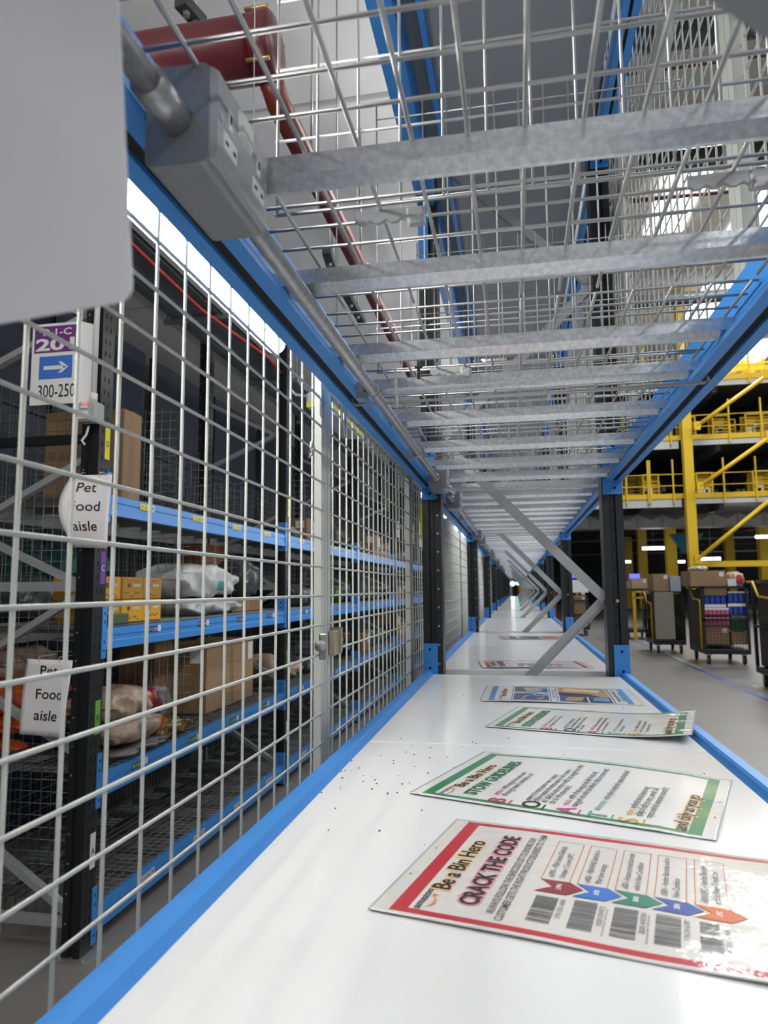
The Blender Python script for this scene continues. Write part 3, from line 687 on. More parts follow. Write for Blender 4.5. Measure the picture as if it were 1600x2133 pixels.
m = MB(); m.tube([(-1.75, 2.46, 2.16), (-1.75, 2.46, 2.9)], .012, 8); obj('hanger_rod', m, ZINC, t)
t = thing('sprinkler_pipe', 'slim red oxide pipe running away under the left ceiling', 'pipe', (-.86, 4, 1.98))
m = MB(); m.tube([(-.93, 2.50, 2.08), (-.915, 2.58, 2.0), (-.90, 2.75, 1.975), (-.89, 9.5, 1.975)], .05, 16); obj('pipe_run', m, REDPIPE2, t)
for y in (2.98, 4.05, 6.2, 8.4):
    m = MB(); m.tube([(-.893, y-.02, 1.975), (-.893, y+.02, 1.975)], .056, 16); obj('pipe_ring', m, GALVPIPE if y > 4 else REDPIPE2, t)
    m = MB(); m.tube([(-.893, y, 2.02), (-.893, y, 2.9)], .006, 6); obj('hanger_rod', m, ZINC, t)
STRUT = mat('dark strut', (.06, .065, .07), .5, .3)
def strut(label, a, b):
    t = thing('strut_channel', label, 'strut', a, 'dark strut channels under the left ceiling')
    m = MB(); a, b = Vector(a), Vector(b); m.bar(a, b, .06, .05); obj('channel', m, STRUT, t)
    for q in (.3, .7):
        p = a.lerp(b, q); m = MB(); m.disc(p-Vector((0, 0, .03)), .016, (0, 0, 1), 6, 0, .012); obj('nut', m, ZINC, t)
        m = MB(); m.tube([p, (p.x, p.y, 2.9)], .006, 6); obj('hanger_rod', m, ZINC, t)
strut('dark strut channel over the aisle left of the slim red pipe', at(680, 520, Z=2.3), at(700, 590, Z=2.3))
strut('dark strut channel farther along, left of the slim red pipe', at(720, 610, Z=2.3), at(755, 670, Z=2.3))
strut('dark strut channel at the top edge above the thick maroon pipe', at(375, 0, Z=2.5), at(420, 50, Z=2.5))
t = thing('cable_tray', 'galvanised cable tray running along the dark left ceiling', 'cable tray', (-1.6, 4, 2.0))
a, b = at(250, 545, Z=2.0), at(560, 770, Z=2.0); xt = (a.x+b.x)/2
m = MB(); m.box((xt-.2, a.y-1, 2.0), (xt+.2, 12, 2.006)); m.box((xt-.2, a.y-1, 2.0), (xt-.195, 12, 2.06)); m.box((xt+.195, a.y-1, 2.0), (xt+.2, 12, 2.06))
for k in range(4): m.box((xt-.15+k*.1, a.y-1, 1.994), (xt-.12+k*.1, 12, 2.0))
obj('tray', m, mat('dull zinc tray', (.20, .205, .21), .5, .5), t)
for y in (3, 4.6, 6.2, 7.8, 9.4):
    m = MB(); m.box((xt-.26, y, 1.96), (xt+.26, y+.04, 1.994)); obj('cross_arm', m, GALVPIPE, t)
    m = MB(); m.tube([(xt+.24, y+.02, 1.96), (xt+.24, y+.02, 2.9)], .006, 6); m.tube([(xt-.24, y+.02, 1.96), (xt-.24, y+.02, 2.9)], .006, 6); obj('hanger_rod', m, ZINC, t)
m = MB(); pts = [at(x, y, Z=1.85) for x, y in ((225, 455), (275, 508), (340, 570), (420, 645), (500, 703), (560, 745), (596, 790))]; m.tube(pts, .011, 8)
obj('alarm_cable', m, mat('red cable', (.55, .03, .03), .4), label='red cable strung along the dark left ceiling behind the fence', cat='cable')
m = MB(); pts = [at(x, y, Z=1.85) for x, y in ((590, 785), (600, 806), (615, 822), (635, 825), (650, 818), (664, 800))]; m.tube(pts, .014, 8)
obj('white_cable', m, PLAST_W, label='white cable loop hanging at the end of the red cable', cat='cable')
t = thing('air_duct', 'dark grey duct crossing the left aisle under the ceiling', 'duct', (-2.5, 6, 1.9))
m = MB(); a = at(270, 600, Z=1.75); m.bbox((-3.4, 3.1, 2.2), (-1.75, 3.75, 2.55), .08); obj('duct_body', m, mat('dark duct', (.07, .072, .078), .4, .3), t)
m = MB(); m.box((-3.4, 3.08, 2.18), (-1.73, 3.13, 2.57)); obj('flange', m, ZINC, t)

# ------------------------------------------------------------------ pallet rack across the left aisle
DZINC = mat('dull zinc wire', (.20, .20, .20), .45, .6)
XA, YL, LB_ = -1.88, 2.885, 2.69
LEV = [('A', -1.41, (.75, .75, .74), INK), ('B', -.835, (.14, .42, .06), INK), ('C', -.173, (.20, .06, .42), PAPER), ('D', .455, (.83, .76, .02), INK)]
LETM = {n: mat('level %s marker' % n, c, .5) for n, _, c, _ in LEV}
def lrack_frame(k):
    y = YL+LB_*k; w = 'at the near end of the left rack' if k == 0 else '%s from the near end of the left rack' % ORD[k]
    t = thing('upright_frame', 'black slotted rack frame %s' % w, 'rack frame', (XA-.4, y, -H), 'black frames of the rack across the aisle')
    for x0, x1 in ((-1.968, XA), (-2.68, -2.592)):
        m = MB(); m.prism([(x0, y), (x0+.03, y), (x0+.034, y+.012), (x0+.05, y+.012), (x0+.054, y), (x1, y), (x1, y+.1), (x0, y+.1)], 'z', -H+.008, 2.4)
        for q in range(-24, 36):
            z = q*.062
            for yy in (y+.03, y+.064): m.box((x1-.001, yy-.005, z-.012), (x1+.0006, yy+.005, z+.012), 1)
            if q % 2: m.disc((x0+.015, y-.0004, z), .005, (0, 1, 0), 6, 2, .0006)
        obj('upright', m, [BLACK, HOLE, RIV], t)
        m = MB(); m.box((x0-.03, y-.03, -H), (x1+.04, y+.13, -H+.006)); m.disc((x0-.012, y+.0, -H+.012), .012, (0, 0, 1), 6, 0, .006); m.disc((x1+.02, y-.012, -H+.012), .012, (0, 0, 1), 6, 0, .006); obj('base_plate', m, ZINC, t)
    zz = [(-2.592, .155, -1.968, -.10+.13), (-2.592, -.30, -1.968, .0)]
    for (xa, za, xb, zb) in ((-2.6, .30, -1.96, .025), (-2.6, -.38, -1.96, -.01), (-2.6, -.38, -1.96, -.72), (-2.6, -1.0, -1.96, -1.40), (-2.6, 1.05, -1.96, 1.33), (-2.6, 1.62, -1.96, 1.30), (-2.6, .30, -1.96, .62)):
        m = MB(); m.bar((xa, y+.045, za), (xb, y+.045, zb), .03, .04, up=(0, 1, 0)); obj('brace', m, BRACEM, t)
    for z in (.023, -1.425):
        m = MB(); m.box((-2.66, y+.01, z-.022), (-1.95, y+.03, z+.022)); obj('cross_member', m, BRACEM, t)
    for n, z, c, im in LEV:
        zc = {'A': -1.143, 'B': -.567, 'C': .108, 'D': .691}[n]
        m = MB(); m.box((XA, y+.050, zc-.075), (XA+.0015, y+.088, zc+.075))
        flat_text(m, n, (XA+.0016, y+.069, zc-.014), (0, 1, 0), (0, 0, 1), .038, 1, align='CENTER', bold=.01)
        obj('level_marker', m, [LETM[n], im], t)
    return t
f0 = lrack_frame(0)
for k in range(1, 6): dup(f0, (0, LB_*k, 0), 'black slotted rack frame, %s from the near end of the left rack' % ORD[k])
STICK = {'A': (.62, .62, .62), 'B': (.03, .16, .04), 'C': (.05, .03, .16), 'D': (.78, .68, .05)}
def lbeam(n, z, k, back=False):
    y0, y1 = YL+.1, YL+LB_; x1 = XA-.002 if not back else -2.60; x0 = x1-.045
    t = thing('step_beam', 'x', 'beam', (x1, y0, z-.09), 'beams of the rack across the aisle')
    m = MB(); m.prism([(x0, z-.095), (x1, z-.095), (x1, z-.060), (x1-.004, z-.056), (x1-.004, z-.036), (x1, z-.032), (x1, z), (x0, z)], 'y', y0+.004, y1-.004); obj('beam_section', m, BLUE if not back else BRACEM, t)
    for ye, s in ((y0, -1), (y1, 1)):
        m = MB(); xs = XA if not back else -2.592
        m.box((xs, ye-.022 if s < 0 else ye-.012, z-.135), (xs+.004, ye+.012 if s < 0 else ye+.022, z+.105)); m.box((xs-.085, ye+.0002 if s < 0 else ye-.0052, z-.135), (xs, ye+.005 if s < 0 else ye-.0002, z+.105))
        for zz in (-.10, -.06, .03, .07):
            m.box((xs+.004, ye-.008+(0 if s < 0 else .010), z+zz-.006), (xs+.0046, ye+.000+(0 if s < 0 else .010), z+zz+.006), 1)
            m.disc((xs-.035, ye-.006 if s > 0 else ye+.006, z+zz), .006, (0, 1, 0), 8, 1, .001)
        obj('end_connector', m, [BLUE if not back else BRACEM, HOLE], t)
    if not back and n in STICK:
        sm = mat('beam sticker '+n, STICK[n], .5)
        for q in range(4):
            yy = y0+.28+q*.60+(.1 if n in 'AC' else 0); m = MB(); m.box((XA-.0025, yy, z-.040), (XA-.0008, yy+.115, z-.010)); m.box((XA-.0025, yy+.118, z-.040), (XA-.0008, yy+.15, z-.008), 1)
            flat_text(m, 'P-1 %s 20%d' % (n, q+1), (XA-.0008, yy+.008, z-.034), (0, 1, 0), (0, 0, 1), .022, 2, fit=.10, bold=.01)
            for h in range(4): m.box((XA-.0008, yy+.122+h*.006, z-.034), (XA-.0005, yy+.125+h*.006, z-.014), 2)
            obj('shelf_sticker', m, [sm, PAPER, INK if n not in 'BC' else PAPER], t)
    return t
EXTRA = []
for n, z in [(n, z) for n, z, _, _ in LEV]+EXTRA:
    words = {'A': 'lowest level A', 'B': 'level B', 'C': 'level C', 'D': 'level D', 'E': 'the level above D', 'F': 'the top level'}[n]
    t = lbeam(n, z, 0); t['label'] = 'blue front beam of %s, nearest bay of the left rack' % words
    t2 = lbeam(n, z, 0, True); t2['label'] = 'grey rear beam of %s, nearest bay of the left rack' % words
    for k in range(1, 5):
        dup(t, (0, LB_*k, 0), 'blue front beam of %s, %s bay of the left rack' % (words, ORD[k])); dup(t2, (0, LB_*k, 0), 'grey rear beam of %s, %s bay of the left rack' % (words, ORD[k]))
    if n in 'ABCD':
        t = thing('wire_shelf', 'wire shelf of %s, nearest bay of the left rack' % words, 'shelf', (-2.25, YL+.1, z), 'wire shelves of the rack across the aisle')
        m = MB(); y = YL+.12
        while y < YL+LB_-.02: m.tube([(-2.63, y, z+.006), (-1.90, y, z+.006)], .0024, 4); y += .05
        x = -2.62
        while x < -1.9: m.tube([(x, YL+.11, z+.010), (x, YL+LB_-.01, z+.010)], .0024, 4); x += .05
        obj('wire_mesh', m, DZINC, t)
        for q in range(9):
            m = MB(); yy = YL+.25+q*.28; m.box((-2.60, yy, z-.03), (-1.93, yy+.04, z+.002)); obj('shelf_support', m, DZINC, t)
    else:
        t = obj('shelf_board', (lambda m: m.box((-2.64, YL+.11, z+.001), (-1.90, YL+LB_-.01, z+.02)))(MB()), mat('dark board', (.03, .032, .036), .7), label='dark board on %s, nearest bay of the left rack' % words, cat='board', group='dark boards high on the left rack')
    for k in range(1, 5): dup(t, (0, LB_*k, 0), t['label'].replace('nearest', ORD[k]))
def mesh_panel(p0, ux, uz, sp, m, skip=None):
    nx, nz = int(ux/sp), int(uz/sp)
    return nx, nz
m = MB(); y = YL+.12
while y < YL+LB_: m.tube([(-2.70, y, -1.45), (-2.70, y, 1.05)], .002, 4); y += .055
z = -1.45
while z < 1.05: m.tube([(-2.696, YL+.1, z), (-2.696, YL+LB_, z)], .002, 4); z += .055
t = obj('back_mesh', m, DZINC, label='wire mesh backing of the nearest bay of the left rack', cat='mesh', group='wire mesh backs of the left rack')
for k in range(1, 5): dup(t, (0, LB_*k, 0), 'wire mesh backing of the %s bay of the left rack' % ORD[k])
m = MB(); x = -2.66
while x < -1.99: m.tube([(x, YL+.116, -1.5), (x, YL+.116, 1.02)], .002, 4); x += .053
z = -1.5
while z < 1.03: m.tube([(-2.67, YL+.12, z), (-1.985, YL+.12, z)], .002, 4); z += .053
obj('end_mesh', m, DZINC, label='wire mesh side closing the near end of the left rack', cat='mesh')
for i, (yy, lv, h) in enumerate(((3.75, .455, .62), (4.25, .455, .42), (4.85, .455, .34), (3.95, -.173, .48), (4.7, -.173, .48), (4.0, -.835, .46), (4.75, -.835, .42))):
    m = MB(); x = -2.62
    while x < -1.94: m.tube([(x, yy, lv+.012), (x, yy, lv+h)], .002, 4); x += .053
    for q in range(int(h/.053)+1): m.tube([(-2.63, yy+.004, lv+.014+q*.053), (-1.945, yy+.004, lv+.014+q*.053)], .002, 4)
    t = obj('wire_divider', m, DZINC, label='wire divider on level %s of the nearest left rack bay, %s from the end' % ({.455: 'D', -.173: 'C', -.835: 'B'}[lv], ORD[(0, 1, 2, 0, 1, 0, 1)[i]]), cat='divider', group='wire dividers of the left rack')
    dup(t, (0, LB_, 0), t['label'].replace('nearest left rack bay', 'second left rack bay')); dup(t, (0, 2*LB_, 0), t['label'].replace('nearest left rack bay', 'third left rack bay'))
obj('tube_rail', (lambda m: m.bbox((-3.3, YL+.02, .690), (-1.97, YL+.06, .735), .006))(MB()), BLACK, label='black square tube running left from the rack post, above the tall carton', cat='rail')

NAVYB = mat('unlit navy backing', (.008, .016, .035), .6)  # backing added to hide the bright backdrop; near-black navy stands in for shade
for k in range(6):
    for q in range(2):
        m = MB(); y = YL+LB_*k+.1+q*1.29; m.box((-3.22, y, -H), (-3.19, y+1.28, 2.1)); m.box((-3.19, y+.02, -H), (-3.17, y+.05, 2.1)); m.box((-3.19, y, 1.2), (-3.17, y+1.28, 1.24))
        obj('dark_backing', m, NAVYB, label='added dark navy backing behind the left rack, %s half of the %s bay' % (('near', 'far')[q], ORD[k]), cat='board', group='added dark backing panels')
# signs and sheets on the near end of the left rack
PURP, SBLUE = mat('purple sign print', (.15, .03, .19), .5), mat('blue sign print', (.05, .17, .58), .5)
c = at(61, 845, Y=2.80); d = at(152, 692, Y=2.80)
def XZ(u, v): return (c.x+u, 2.80, c.z+v)
SW, SH = .245, .385
t = thing('aisle_sign', 'white aisle sign with purple header and blue arrow, on the near rack post', 'sign', XZ(SW, 0))
m = MB(); m.prism([(c.x, 2.80), (c.x+SW, 2.80), (c.x+SW+.045, 2.86), (c.x+SW+.045, 2.863), (c.x+SW-.001, 2.803), (c.x, 2.803)], 'z', c.z, c.z+SH); obj('sign_plate', m, PAPER, t)
m = MB()
m.quad(XZ(.012, .245), XZ(SW-.004, .245), XZ(SW-.004, .372), XZ(.012, .372), 0); m.quad(XZ(.042, .12), XZ(.212, .12), XZ(.212, .228), XZ(.042, .228), 1)
m.v = [(x, y-.0006, z) for x, y, z in m.v]
flat_text(m, 'P-1-C', (c.x+.055, 2.7988, c.z+.327), (1, 0, 0), (0, 0, 1), .045, 2, fit=.145, bold=.02)
flat_text(m, '201', (c.x+.02, 2.7988, c.z+.257), (1, 0, 0), (0, 0, 1), .078, 2, fit=.20, bold=.035)
flat_text(m, '300-250', (c.x+.038, 2.7988, c.z+.032), (1, 0, 0), (0, 0, 1), .088, 3, fit=.19, bold=.0)
for pts in (((.066, .164), (.150, .164), (.150, .182), (.066, .182)), ((.140, .199), (.158, .199), (.192, .173), (.168, .173)), ((.168, .173), (.192, .173), (.158, .147), (.140, .147)), ((.150, .164), (.185, .173), (.150, .182), (.150, .173))):
    m.add([(c.x+a, 2.7986, c.z+b) for a, b in pts], [(0, 1, 2, 3)], 2)
obj('sign_print', m, [PURP, SBLUE, PAPER, INK], t)
def sheet(label, corners, lines, depth, bow):
    """a creased paper sheet: its four corners (tl, tr, br, bl), bowed outwards"""
    tl, tr, br, bl = [at(x, y, Y=depth) for x, y in corners]
    def S_(u, v):
        p = tl.lerp(tr, u).lerp(bl.lerp(br, u), v); p = p.copy(); p.y -= bow*math.sin(math.pi*v)*(1-u)+.006*math.sin(u*5+v*4); p.x -= bow*.6*math.sin(math.pi*v)*(1-u); return p
    t = thing('paper_sheet', label, 'sign', tl, 'pet food sheets on the left rack'); m = MB(); n = 12
    m.add([S_(i/n, j/n) for j in range(n+1) for i in range(n+1)], [((j+1)*(n+1)+i, (j+1)*(n+1)+i+1, j*(n+1)+i+1, j*(n+1)+i) for j in range(n) for i in range(n)], 0, True)
    o = obj('sheet', m, mat('pinkish white paper', (.84, .80, .82), .6), t); sd = o.modifiers.new('thickness', 'SOLIDIFY'); sd.thickness = .0008
    m = MB()
    for body, u, v, w, h in lines:
        vs, fs = glyphs(body, w, h, .006)
        m = MB(); m.add([S_(u+x, v-y)+Vector((0, -.0025, 0)) for x, y in vs], fs); obj('lettering', m, INK, t)
    for u, v in ((.3, .02), (.72, .025), (.3, .975), (.72, .97)):
        m = MB(); m.add([S_(u+.012*math.cos(a*1.05), v+.008*math.sin(a*1.05))+Vector((0, -.0025, 0)) for a in range(6)], [(5, 4, 3, 2, 1, 0)]); obj('punch_hole', m, INK, t)
    for u in (.3, .72):
        m = MB(); p = S_(u, .022); m.tube([p+Vector((0, -.003, 0)), p+Vector((0, .0, .02)), p+Vector((0, .128, .02))], .0018, 6); obj('tie', m, PLAST_W, t)
sheet('white sheet lettered Pet Food aisle, upper one beside the C marker', ((148, 991), (232, 988), (224, 1142), (152, 1140)), (('Pet', .27, .24, .40, .19), ('Food', .18, .50, .60, .19), ('aisle', .19, .77, .56, .19)), 2.866, .05)
sheet('white sheet lettered Pet Food aisle, lower one left of the B marker', ((57, 1372), (150, 1376), (132, 1535), (38, 1530)), (('Pet', .33, .21, .36, .19), ('Food', .27, .52, .58, .19), ('aisle', .28, .80, .54, .19)), 2.866, .0)
t = thing('sensor_box', 'small grey device with a red light under the white pipe, on the near rack post', 'device', (-1.93, 2.83, .83))
a = at(182, 858, Y=2.82); m = MB(); m.bbox((a.x-.05, 2.80, a.z-.045), (a.x+.055, 2.875, a.z+.045), .01); obj('device_body', m, PLAST_G, t)
m = MB(); m.box((a.x-.035, 2.797, a.z-.035), (a.x+.02, 2.7995, a.z+.0)); m.box((a.x-.02, 2.797, a.z+.012), (a.x+.015, 2.7995, a.z+.024)); obj('device_label', m, PAPER, t)
m = MB(); m.box((a.x-.012, 2.797, a.z+.03), (a.x+.008, 2.7995, a.z+.038)); obj('indicator', m, mat('red indicator', (.7, .02, .02), .3, emit=((1, .05, .05), 3)), t)
m = MB(); m.tube([(a.x+.015, 2.84, a.z+.045), (a.x+.02, 2.84, 2.2)], .013, 12); m.tube([(a.x+.015, 2.84, a.z+.05), (a.x+.015, 2.84, a.z+.09)], .018, 12)
obj('riser_pipe', m, PLAST_W, label='thin white riser pipe down the near rack post', cat='pipe')
m = MB(); a = at(180, 905, Y=2.85); m.tube([a+Vector((.01, 0, .04)), a, a+Vector((-.015, -.01, -.03)), a+Vector((0, -.01, -.05))], .006, 6); obj('cable_tie', m, PLAST_W, label='white tie hanging on the rack post above the upper pet food sheet', cat='cable tie')

# ------------------------------------------------------------------ goods
def carton(name, label, lo, hi, mt=CARD, group=None, lab=True, tape=True, front='x'):
    t = thing(name, label, 'box', ((lo[0]+hi[0])/2, (lo[1]+hi[1])/2, lo[2]), group)
    m = MB(); m.bbox(lo, hi, .004); obj('carton_body', m, mt, t)
    if tape:
        m = MB(); yc = (lo[1]+hi[1])/2; m.box((lo[0]-.0006, yc-.025, lo[2]+.02), (hi[0]+.0008, yc+.025, hi[2]+.001)); obj('tape', m, TAPE, t)
    if lab:
        w = min(.09, (hi[1]-lo[1])*.4); m = MB(); m.box((hi[0], hi[1]-w-.02, hi[2]-.16*min(1, (hi[2]-lo[2])/.3)), (hi[0]+.0012, hi[1]-.02, hi[2]-.03))
        obj('paper_label', m, PAPER, t); m = MB(); m.box((hi[0]-w-.03, lo[1]-.0012, hi[2]-.12*min(1, (hi[2]-lo[2])/.3)), (hi[0]-.03, lo[1], hi[2]-.03)); obj('paper_label', m, PAPER, t)
    return t
def bag(label, c, sx, sy, sz, mt, seed=0, group=None, patch=None, rz=0, cat='bag', name='bag'):
    """a filled pillow bag with crimped ends and creases"""
    r = random.Random(seed); m = MB(); nu, nv = 44, 34; so = Vector((seed*3.7, seed*1.3, 5)); ph = [r.uniform(0, 6) for _ in range(6)]
    cz, sn = math.cos(rz), math.sin(rz)
    for j in range(nv+1):
        a = -1+2*j/nv
        e = (1-abs(a)**3.2)**.5 if abs(a) < 1 else 0; e = .10+.90*e
        for i in range(nu):
            th = 2*math.pi*i/nu; cx, sz_ = math.cos(th), math.sin(th)
            px = math.copysign(abs(cx)**.6, cx); pz = math.copysign(abs(sz_)**.75, sz_)
            w = 1+.05*math.sin(5*th+ph[0]+a*6)+.05*math.sin(9*a+ph[1]+2*th)+.03*math.sin(14*a+ph[2]-3*th)
            q = so + Vector((px*sx*4, a*sy*5, pz*sz*4)); w += .16*noise.noise(q*1.1)*(.4+sz) + .10*abs(noise.noise(q*2.6)) + .05*noise.noise(q*6) - .04
            x = px*sx/2*(.86+.14*e)*w; y = a*sy/2+.012*math.sin(3*th+ph[3]); z = pz*sz/2*e*w
            m.v.append((c[0]+x*cz-y*sn, c[1]+x*sn+y*cz, max(c[2], c[2]+sz/2+z)))
    for j in range(nv):
        for i in range(nu):
            k = (i+1) % nu; m.f.append([j*nu+i, j*nu+k, (j+1)*nu+k, (j+1)*nu+i]); m.sm.append(True)
            q = 0
            if patch and patch[1] <= j/nv <= patch[2] and patch[3] <= i/nu <= patch[4]: q = 1
            m.m.append(q)
    m.f.append(list(reversed(range(nu)))); m.f.append([nv*nu+i for i in range(nu)]); m.m += [0, 0]; m.sm += [False, False]
    return obj(name, m, [mt, patch[0] if patch else mt], label=label, cat=cat, group=group)
def plast(n, c, rough=.38): return mat(n, c, rough, bump=(34, .55, .010), mottle=(14, .25, tuple(v*.72 for v in c)))
za, zb_, zc_, zd = -1.41+.013, -.835+.013, -.173+.013, .455+.013
a = at(258, 900, Y=3.35); b = at(95, 900, Y=3.35); y1 = 3.35+.06; top = at(268, 850, Y=3.35).z
carton('carton', 'tall brown carton standing on level D at the near end of the left rack', (b.x, 3.35, zd), (a.x, y1+.12, top), CARD, lab=False)
# yellow pet food cases
YC, YD = mat('yellow case print', (.70, .36, .015), .4), mat('dark yellow case print', (.50, .26, .03), .4)
def case(label, lo, hi, seed):
    t = thing('food_case', label, 'box', ((lo[0]+hi[0])/2, (lo[1]+hi[1])/2, lo[2]), 'yellow pet food cases on level C')
    m = MB(); m.bbox(lo, hi, .004); obj('case_body', m, YC if seed % 2 else YD, t)
    r = random.Random(seed); m = MB(); dy, dz = hi[1]-lo[1], hi[2]-lo[2]; x = hi[0]
    m.disc((x, lo[1]+dy*.3, lo[2]+dz*.62), dz*.12, (1, 0, 0), 14, 0, .001)
    m.box((x, lo[1]+dy*.5, lo[2]+dz*.56), (x+.001, lo[1]+dy*.85, lo[2]+dz*.68), 1)
    for q in range(6): y = lo[1]+dy*(.12+.13*q); m.disc((x, y, lo[2]+dz*r.uniform(.12, .3)), dz*.06, (1, 0, 0), 8, 2+q % 2, .001)
    for q in range(5): y = lo[1]+dy*(.2+.13*q); m.disc((x, y, lo[2]+dz*.84), dz*.04, (1, 0, 0), 6, 2+(q+1) % 3, .001)
    obj('case_print', m, [mat('maroon badge', (.25, .02, .05), .4), mat('pale band', (.6, .52, .4), .4), mat('brown food print', (.2, .06, .02), .4), mat('green food print', (.12, .22, .04), .4), mat('red food print', (.4, .04, .02), .4)], t)
def yat(px, x=-1.96): return at(px, 1280, X=x).y
cases = [(209, 243, 0, 0), (255, 300, 0, 1), (303, 335, 0, 1), (255, 300, 1, 1), (303, 335, 1, 1), (222, 252, 2, 1)]
zt = at(300, 1203, X=-1.96).z; zm = (zc_+zt)/2
for k, (p, q, row, kk) in enumerate(((209, 250, 1, 1), (254, 297, 1, 0), (298, 335, 1, 2), (254, 297, 0, 1), (298, 335, 0, 3), (214, 250, 0, 0))):
    lo = (-2.22, yat(p), (zc_ if row == 0 else zm+.003)); hi = (-1.96, yat(q), (zm if row == 0 else zt))
    case('yellow pet food case on level C, %s row, %s from the rack post' % (('bottom', 'top')[row], ORD[(0, 1, 2, 1, 2, 0)[k]]), lo, hi, kk+2)
WBAG = plast('white woven bag', (.66, .67, .66)); CLR = mat('bag patch', (.08, .28, .30), .4)
y0_ = at(405, 1245, X=-2.1).y
bag('big white plastic bag with a coloured badge on level C, right of the yellow cases', (-2.13, y0_, zc_+.112), .34, .92, .22, WBAG, 3, patch=(CLR, .55, .68, .90, .99))
bag('crumpled white sack under the big white bag on level C', (-2.12, y0_+.05, zc_), .36, .86, .11, plast('grey white sack', (.50, .51, .50)), 9)
bag('clear wrapped grey bundle on level C before the second post', (-2.2, at(492, 1240, X=-2.2).y, zc_+.10), .30, .34, .30, plast('grey film', (.09, .10, .11), .2), 12)
carton('carton', 'flat brown carton under the clear wrapped bundle on level C', (-2.4, at(470, 1280, X=-2.1).y, zc_), (-2.05, min(5.5, at(530, 1280, X=-2.1).y+.2), zc_+.09), CARD2, lab=False)
carton('carton', 'orange brown carton at the back of level C behind the bundle', (-2.56, min(5.0, at(470, 1180, X=-2.4).y), zc_), (-2.36, min(5.5, at(520, 1180, X=-2.4).y), zc_+.52), mat('orange carton', (.22, .085, .03), .7), lab=False)
TANB, ORB, NAVY = plast('tan kibble bag', (.45, .33, .24), .4), mat('orange bag print', (.62, .09, .015), .4), plast('navy bag', (.012, .018, .04), .3)
def ya_(px, x): return at(px, 1500, X=x).y
bag('tan and orange kibble bag on level B, upper one right of the post', (-2.08, ya_(244, -2.05), zb_+.165), .30, .40, .16, TANB, 21, patch=(ORB, .84, 1, 0, 1), group='kibble bags on level B')
bag('tan and orange kibble bag on level B, lower one right of the post', (-2.06, ya_(252, -2.05), zb_+.045), .30, .46, .13, TANB, 23, patch=(ORB, .86, 1, 0, 1), group='kibble bags on level B')
bag('black and gold pouch lying on level B beyond the kibble bags', (-2.05, ya_(325, -2.05), zb_), .28, .34, .10, mat('black gold pouch', (.03, .02, .012), .25, mottle=(18, .08, (.35, .2, .05))), 25)
bag('dark red white bag behind the kibble bags on level B', (-2.4, ya_(292, -2.4), zb_), .3, .32, .22, plast('maroon white bag', (.32, .30, .31)), 27, patch=(mat('maroon patch', (.25, .01, .03), .4), .1, .4, 0, 1))
bag('flat grey bag under the kibble bags on level B', (-2.06, ya_(255, -2.05), zb_), .33, .5, .045, plast('grey bag', (.22, .20, .20)), 28)
x0 = -2.06
carton('carton', 'brown carton with two white labels on level B before the second post', (-2.5, at(430, 1410, X=x0).y, zb_), (x0, at(527, 1410, X=x0).y, at(430, 1345, X=x0).z), CARD)
carton('carton', 'darker brown carton behind wires on level B, left of the labelled carton', (-2.55, at(322, 1420, X=-2.3).y, zb_), (-2.3, min(at(420, 1420, X=-2.3).y, at(430, 1410, X=x0).y-.02), zb_+.55), CARD2, lab=False)
# seen through the near end mesh
def pX(px, y): return at(px, 1500, Y=y).x
for lab, px, yy, z, s_, mt, pt in (
    ('tan bag at the far left of level B, top of its stack', 14, 3.4, zb_+.36, (.34, .40, .17), TANB, None), ('orange kibble bag at the far left of level B, second of its stack', 30, 3.4, zb_+.20, (.42, .42, .15), ORB, (TANB, .7, 1, 0, 1)),
    ('orange kibble bag at the far left of level B, third of its stack', 28, 3.4, zb_+.10, (.44, .42, .10), ORB, (TANB, .6, 1, 0, 1)), ('orange kibble bag at the far left of level B, bottom of its stack', 26, 3.4, zb_, (.44, .42, .09), ORB, None),
    ('navy bag on level B behind the lower pet food sheet', 112, 3.45, zb_, (.26, .4, .15), NAVY, None), ('grey film bag on level C behind the brace', 40, 3.5, zc_, (.40, .5, .24), plast('grey film', (.09, .10, .11), .2), None),
    ('teal bag on level C at the back of the near end', 105, 3.9, zc_+.1, (.5, .5, .34), plast('teal bag', (.02, .14, .13), .3), None)):
    bag(lab, (pX(px, yy), yy, z), *s_, mt, hash(lab) % 97 if False else len(lab), patch=pt, rz=math.pi/2 if s_[0] > .4 else 0)
carton('food_case', 'small yellow carton on level C seen through the end mesh', (pX(100, 3.6), 3.6, zc_), (pX(138, 3.6), 3.85, zc_+.16), YC, lab=False, tape=False)
carton('tray', 'green grey shallow tray on level C below the yellow cases', (-1.958, yat(212), zc_), (-1.91, yat(250), zc_+.05), mat('green tray', (.06, .10, .03), .6), lab=False, tape=False)
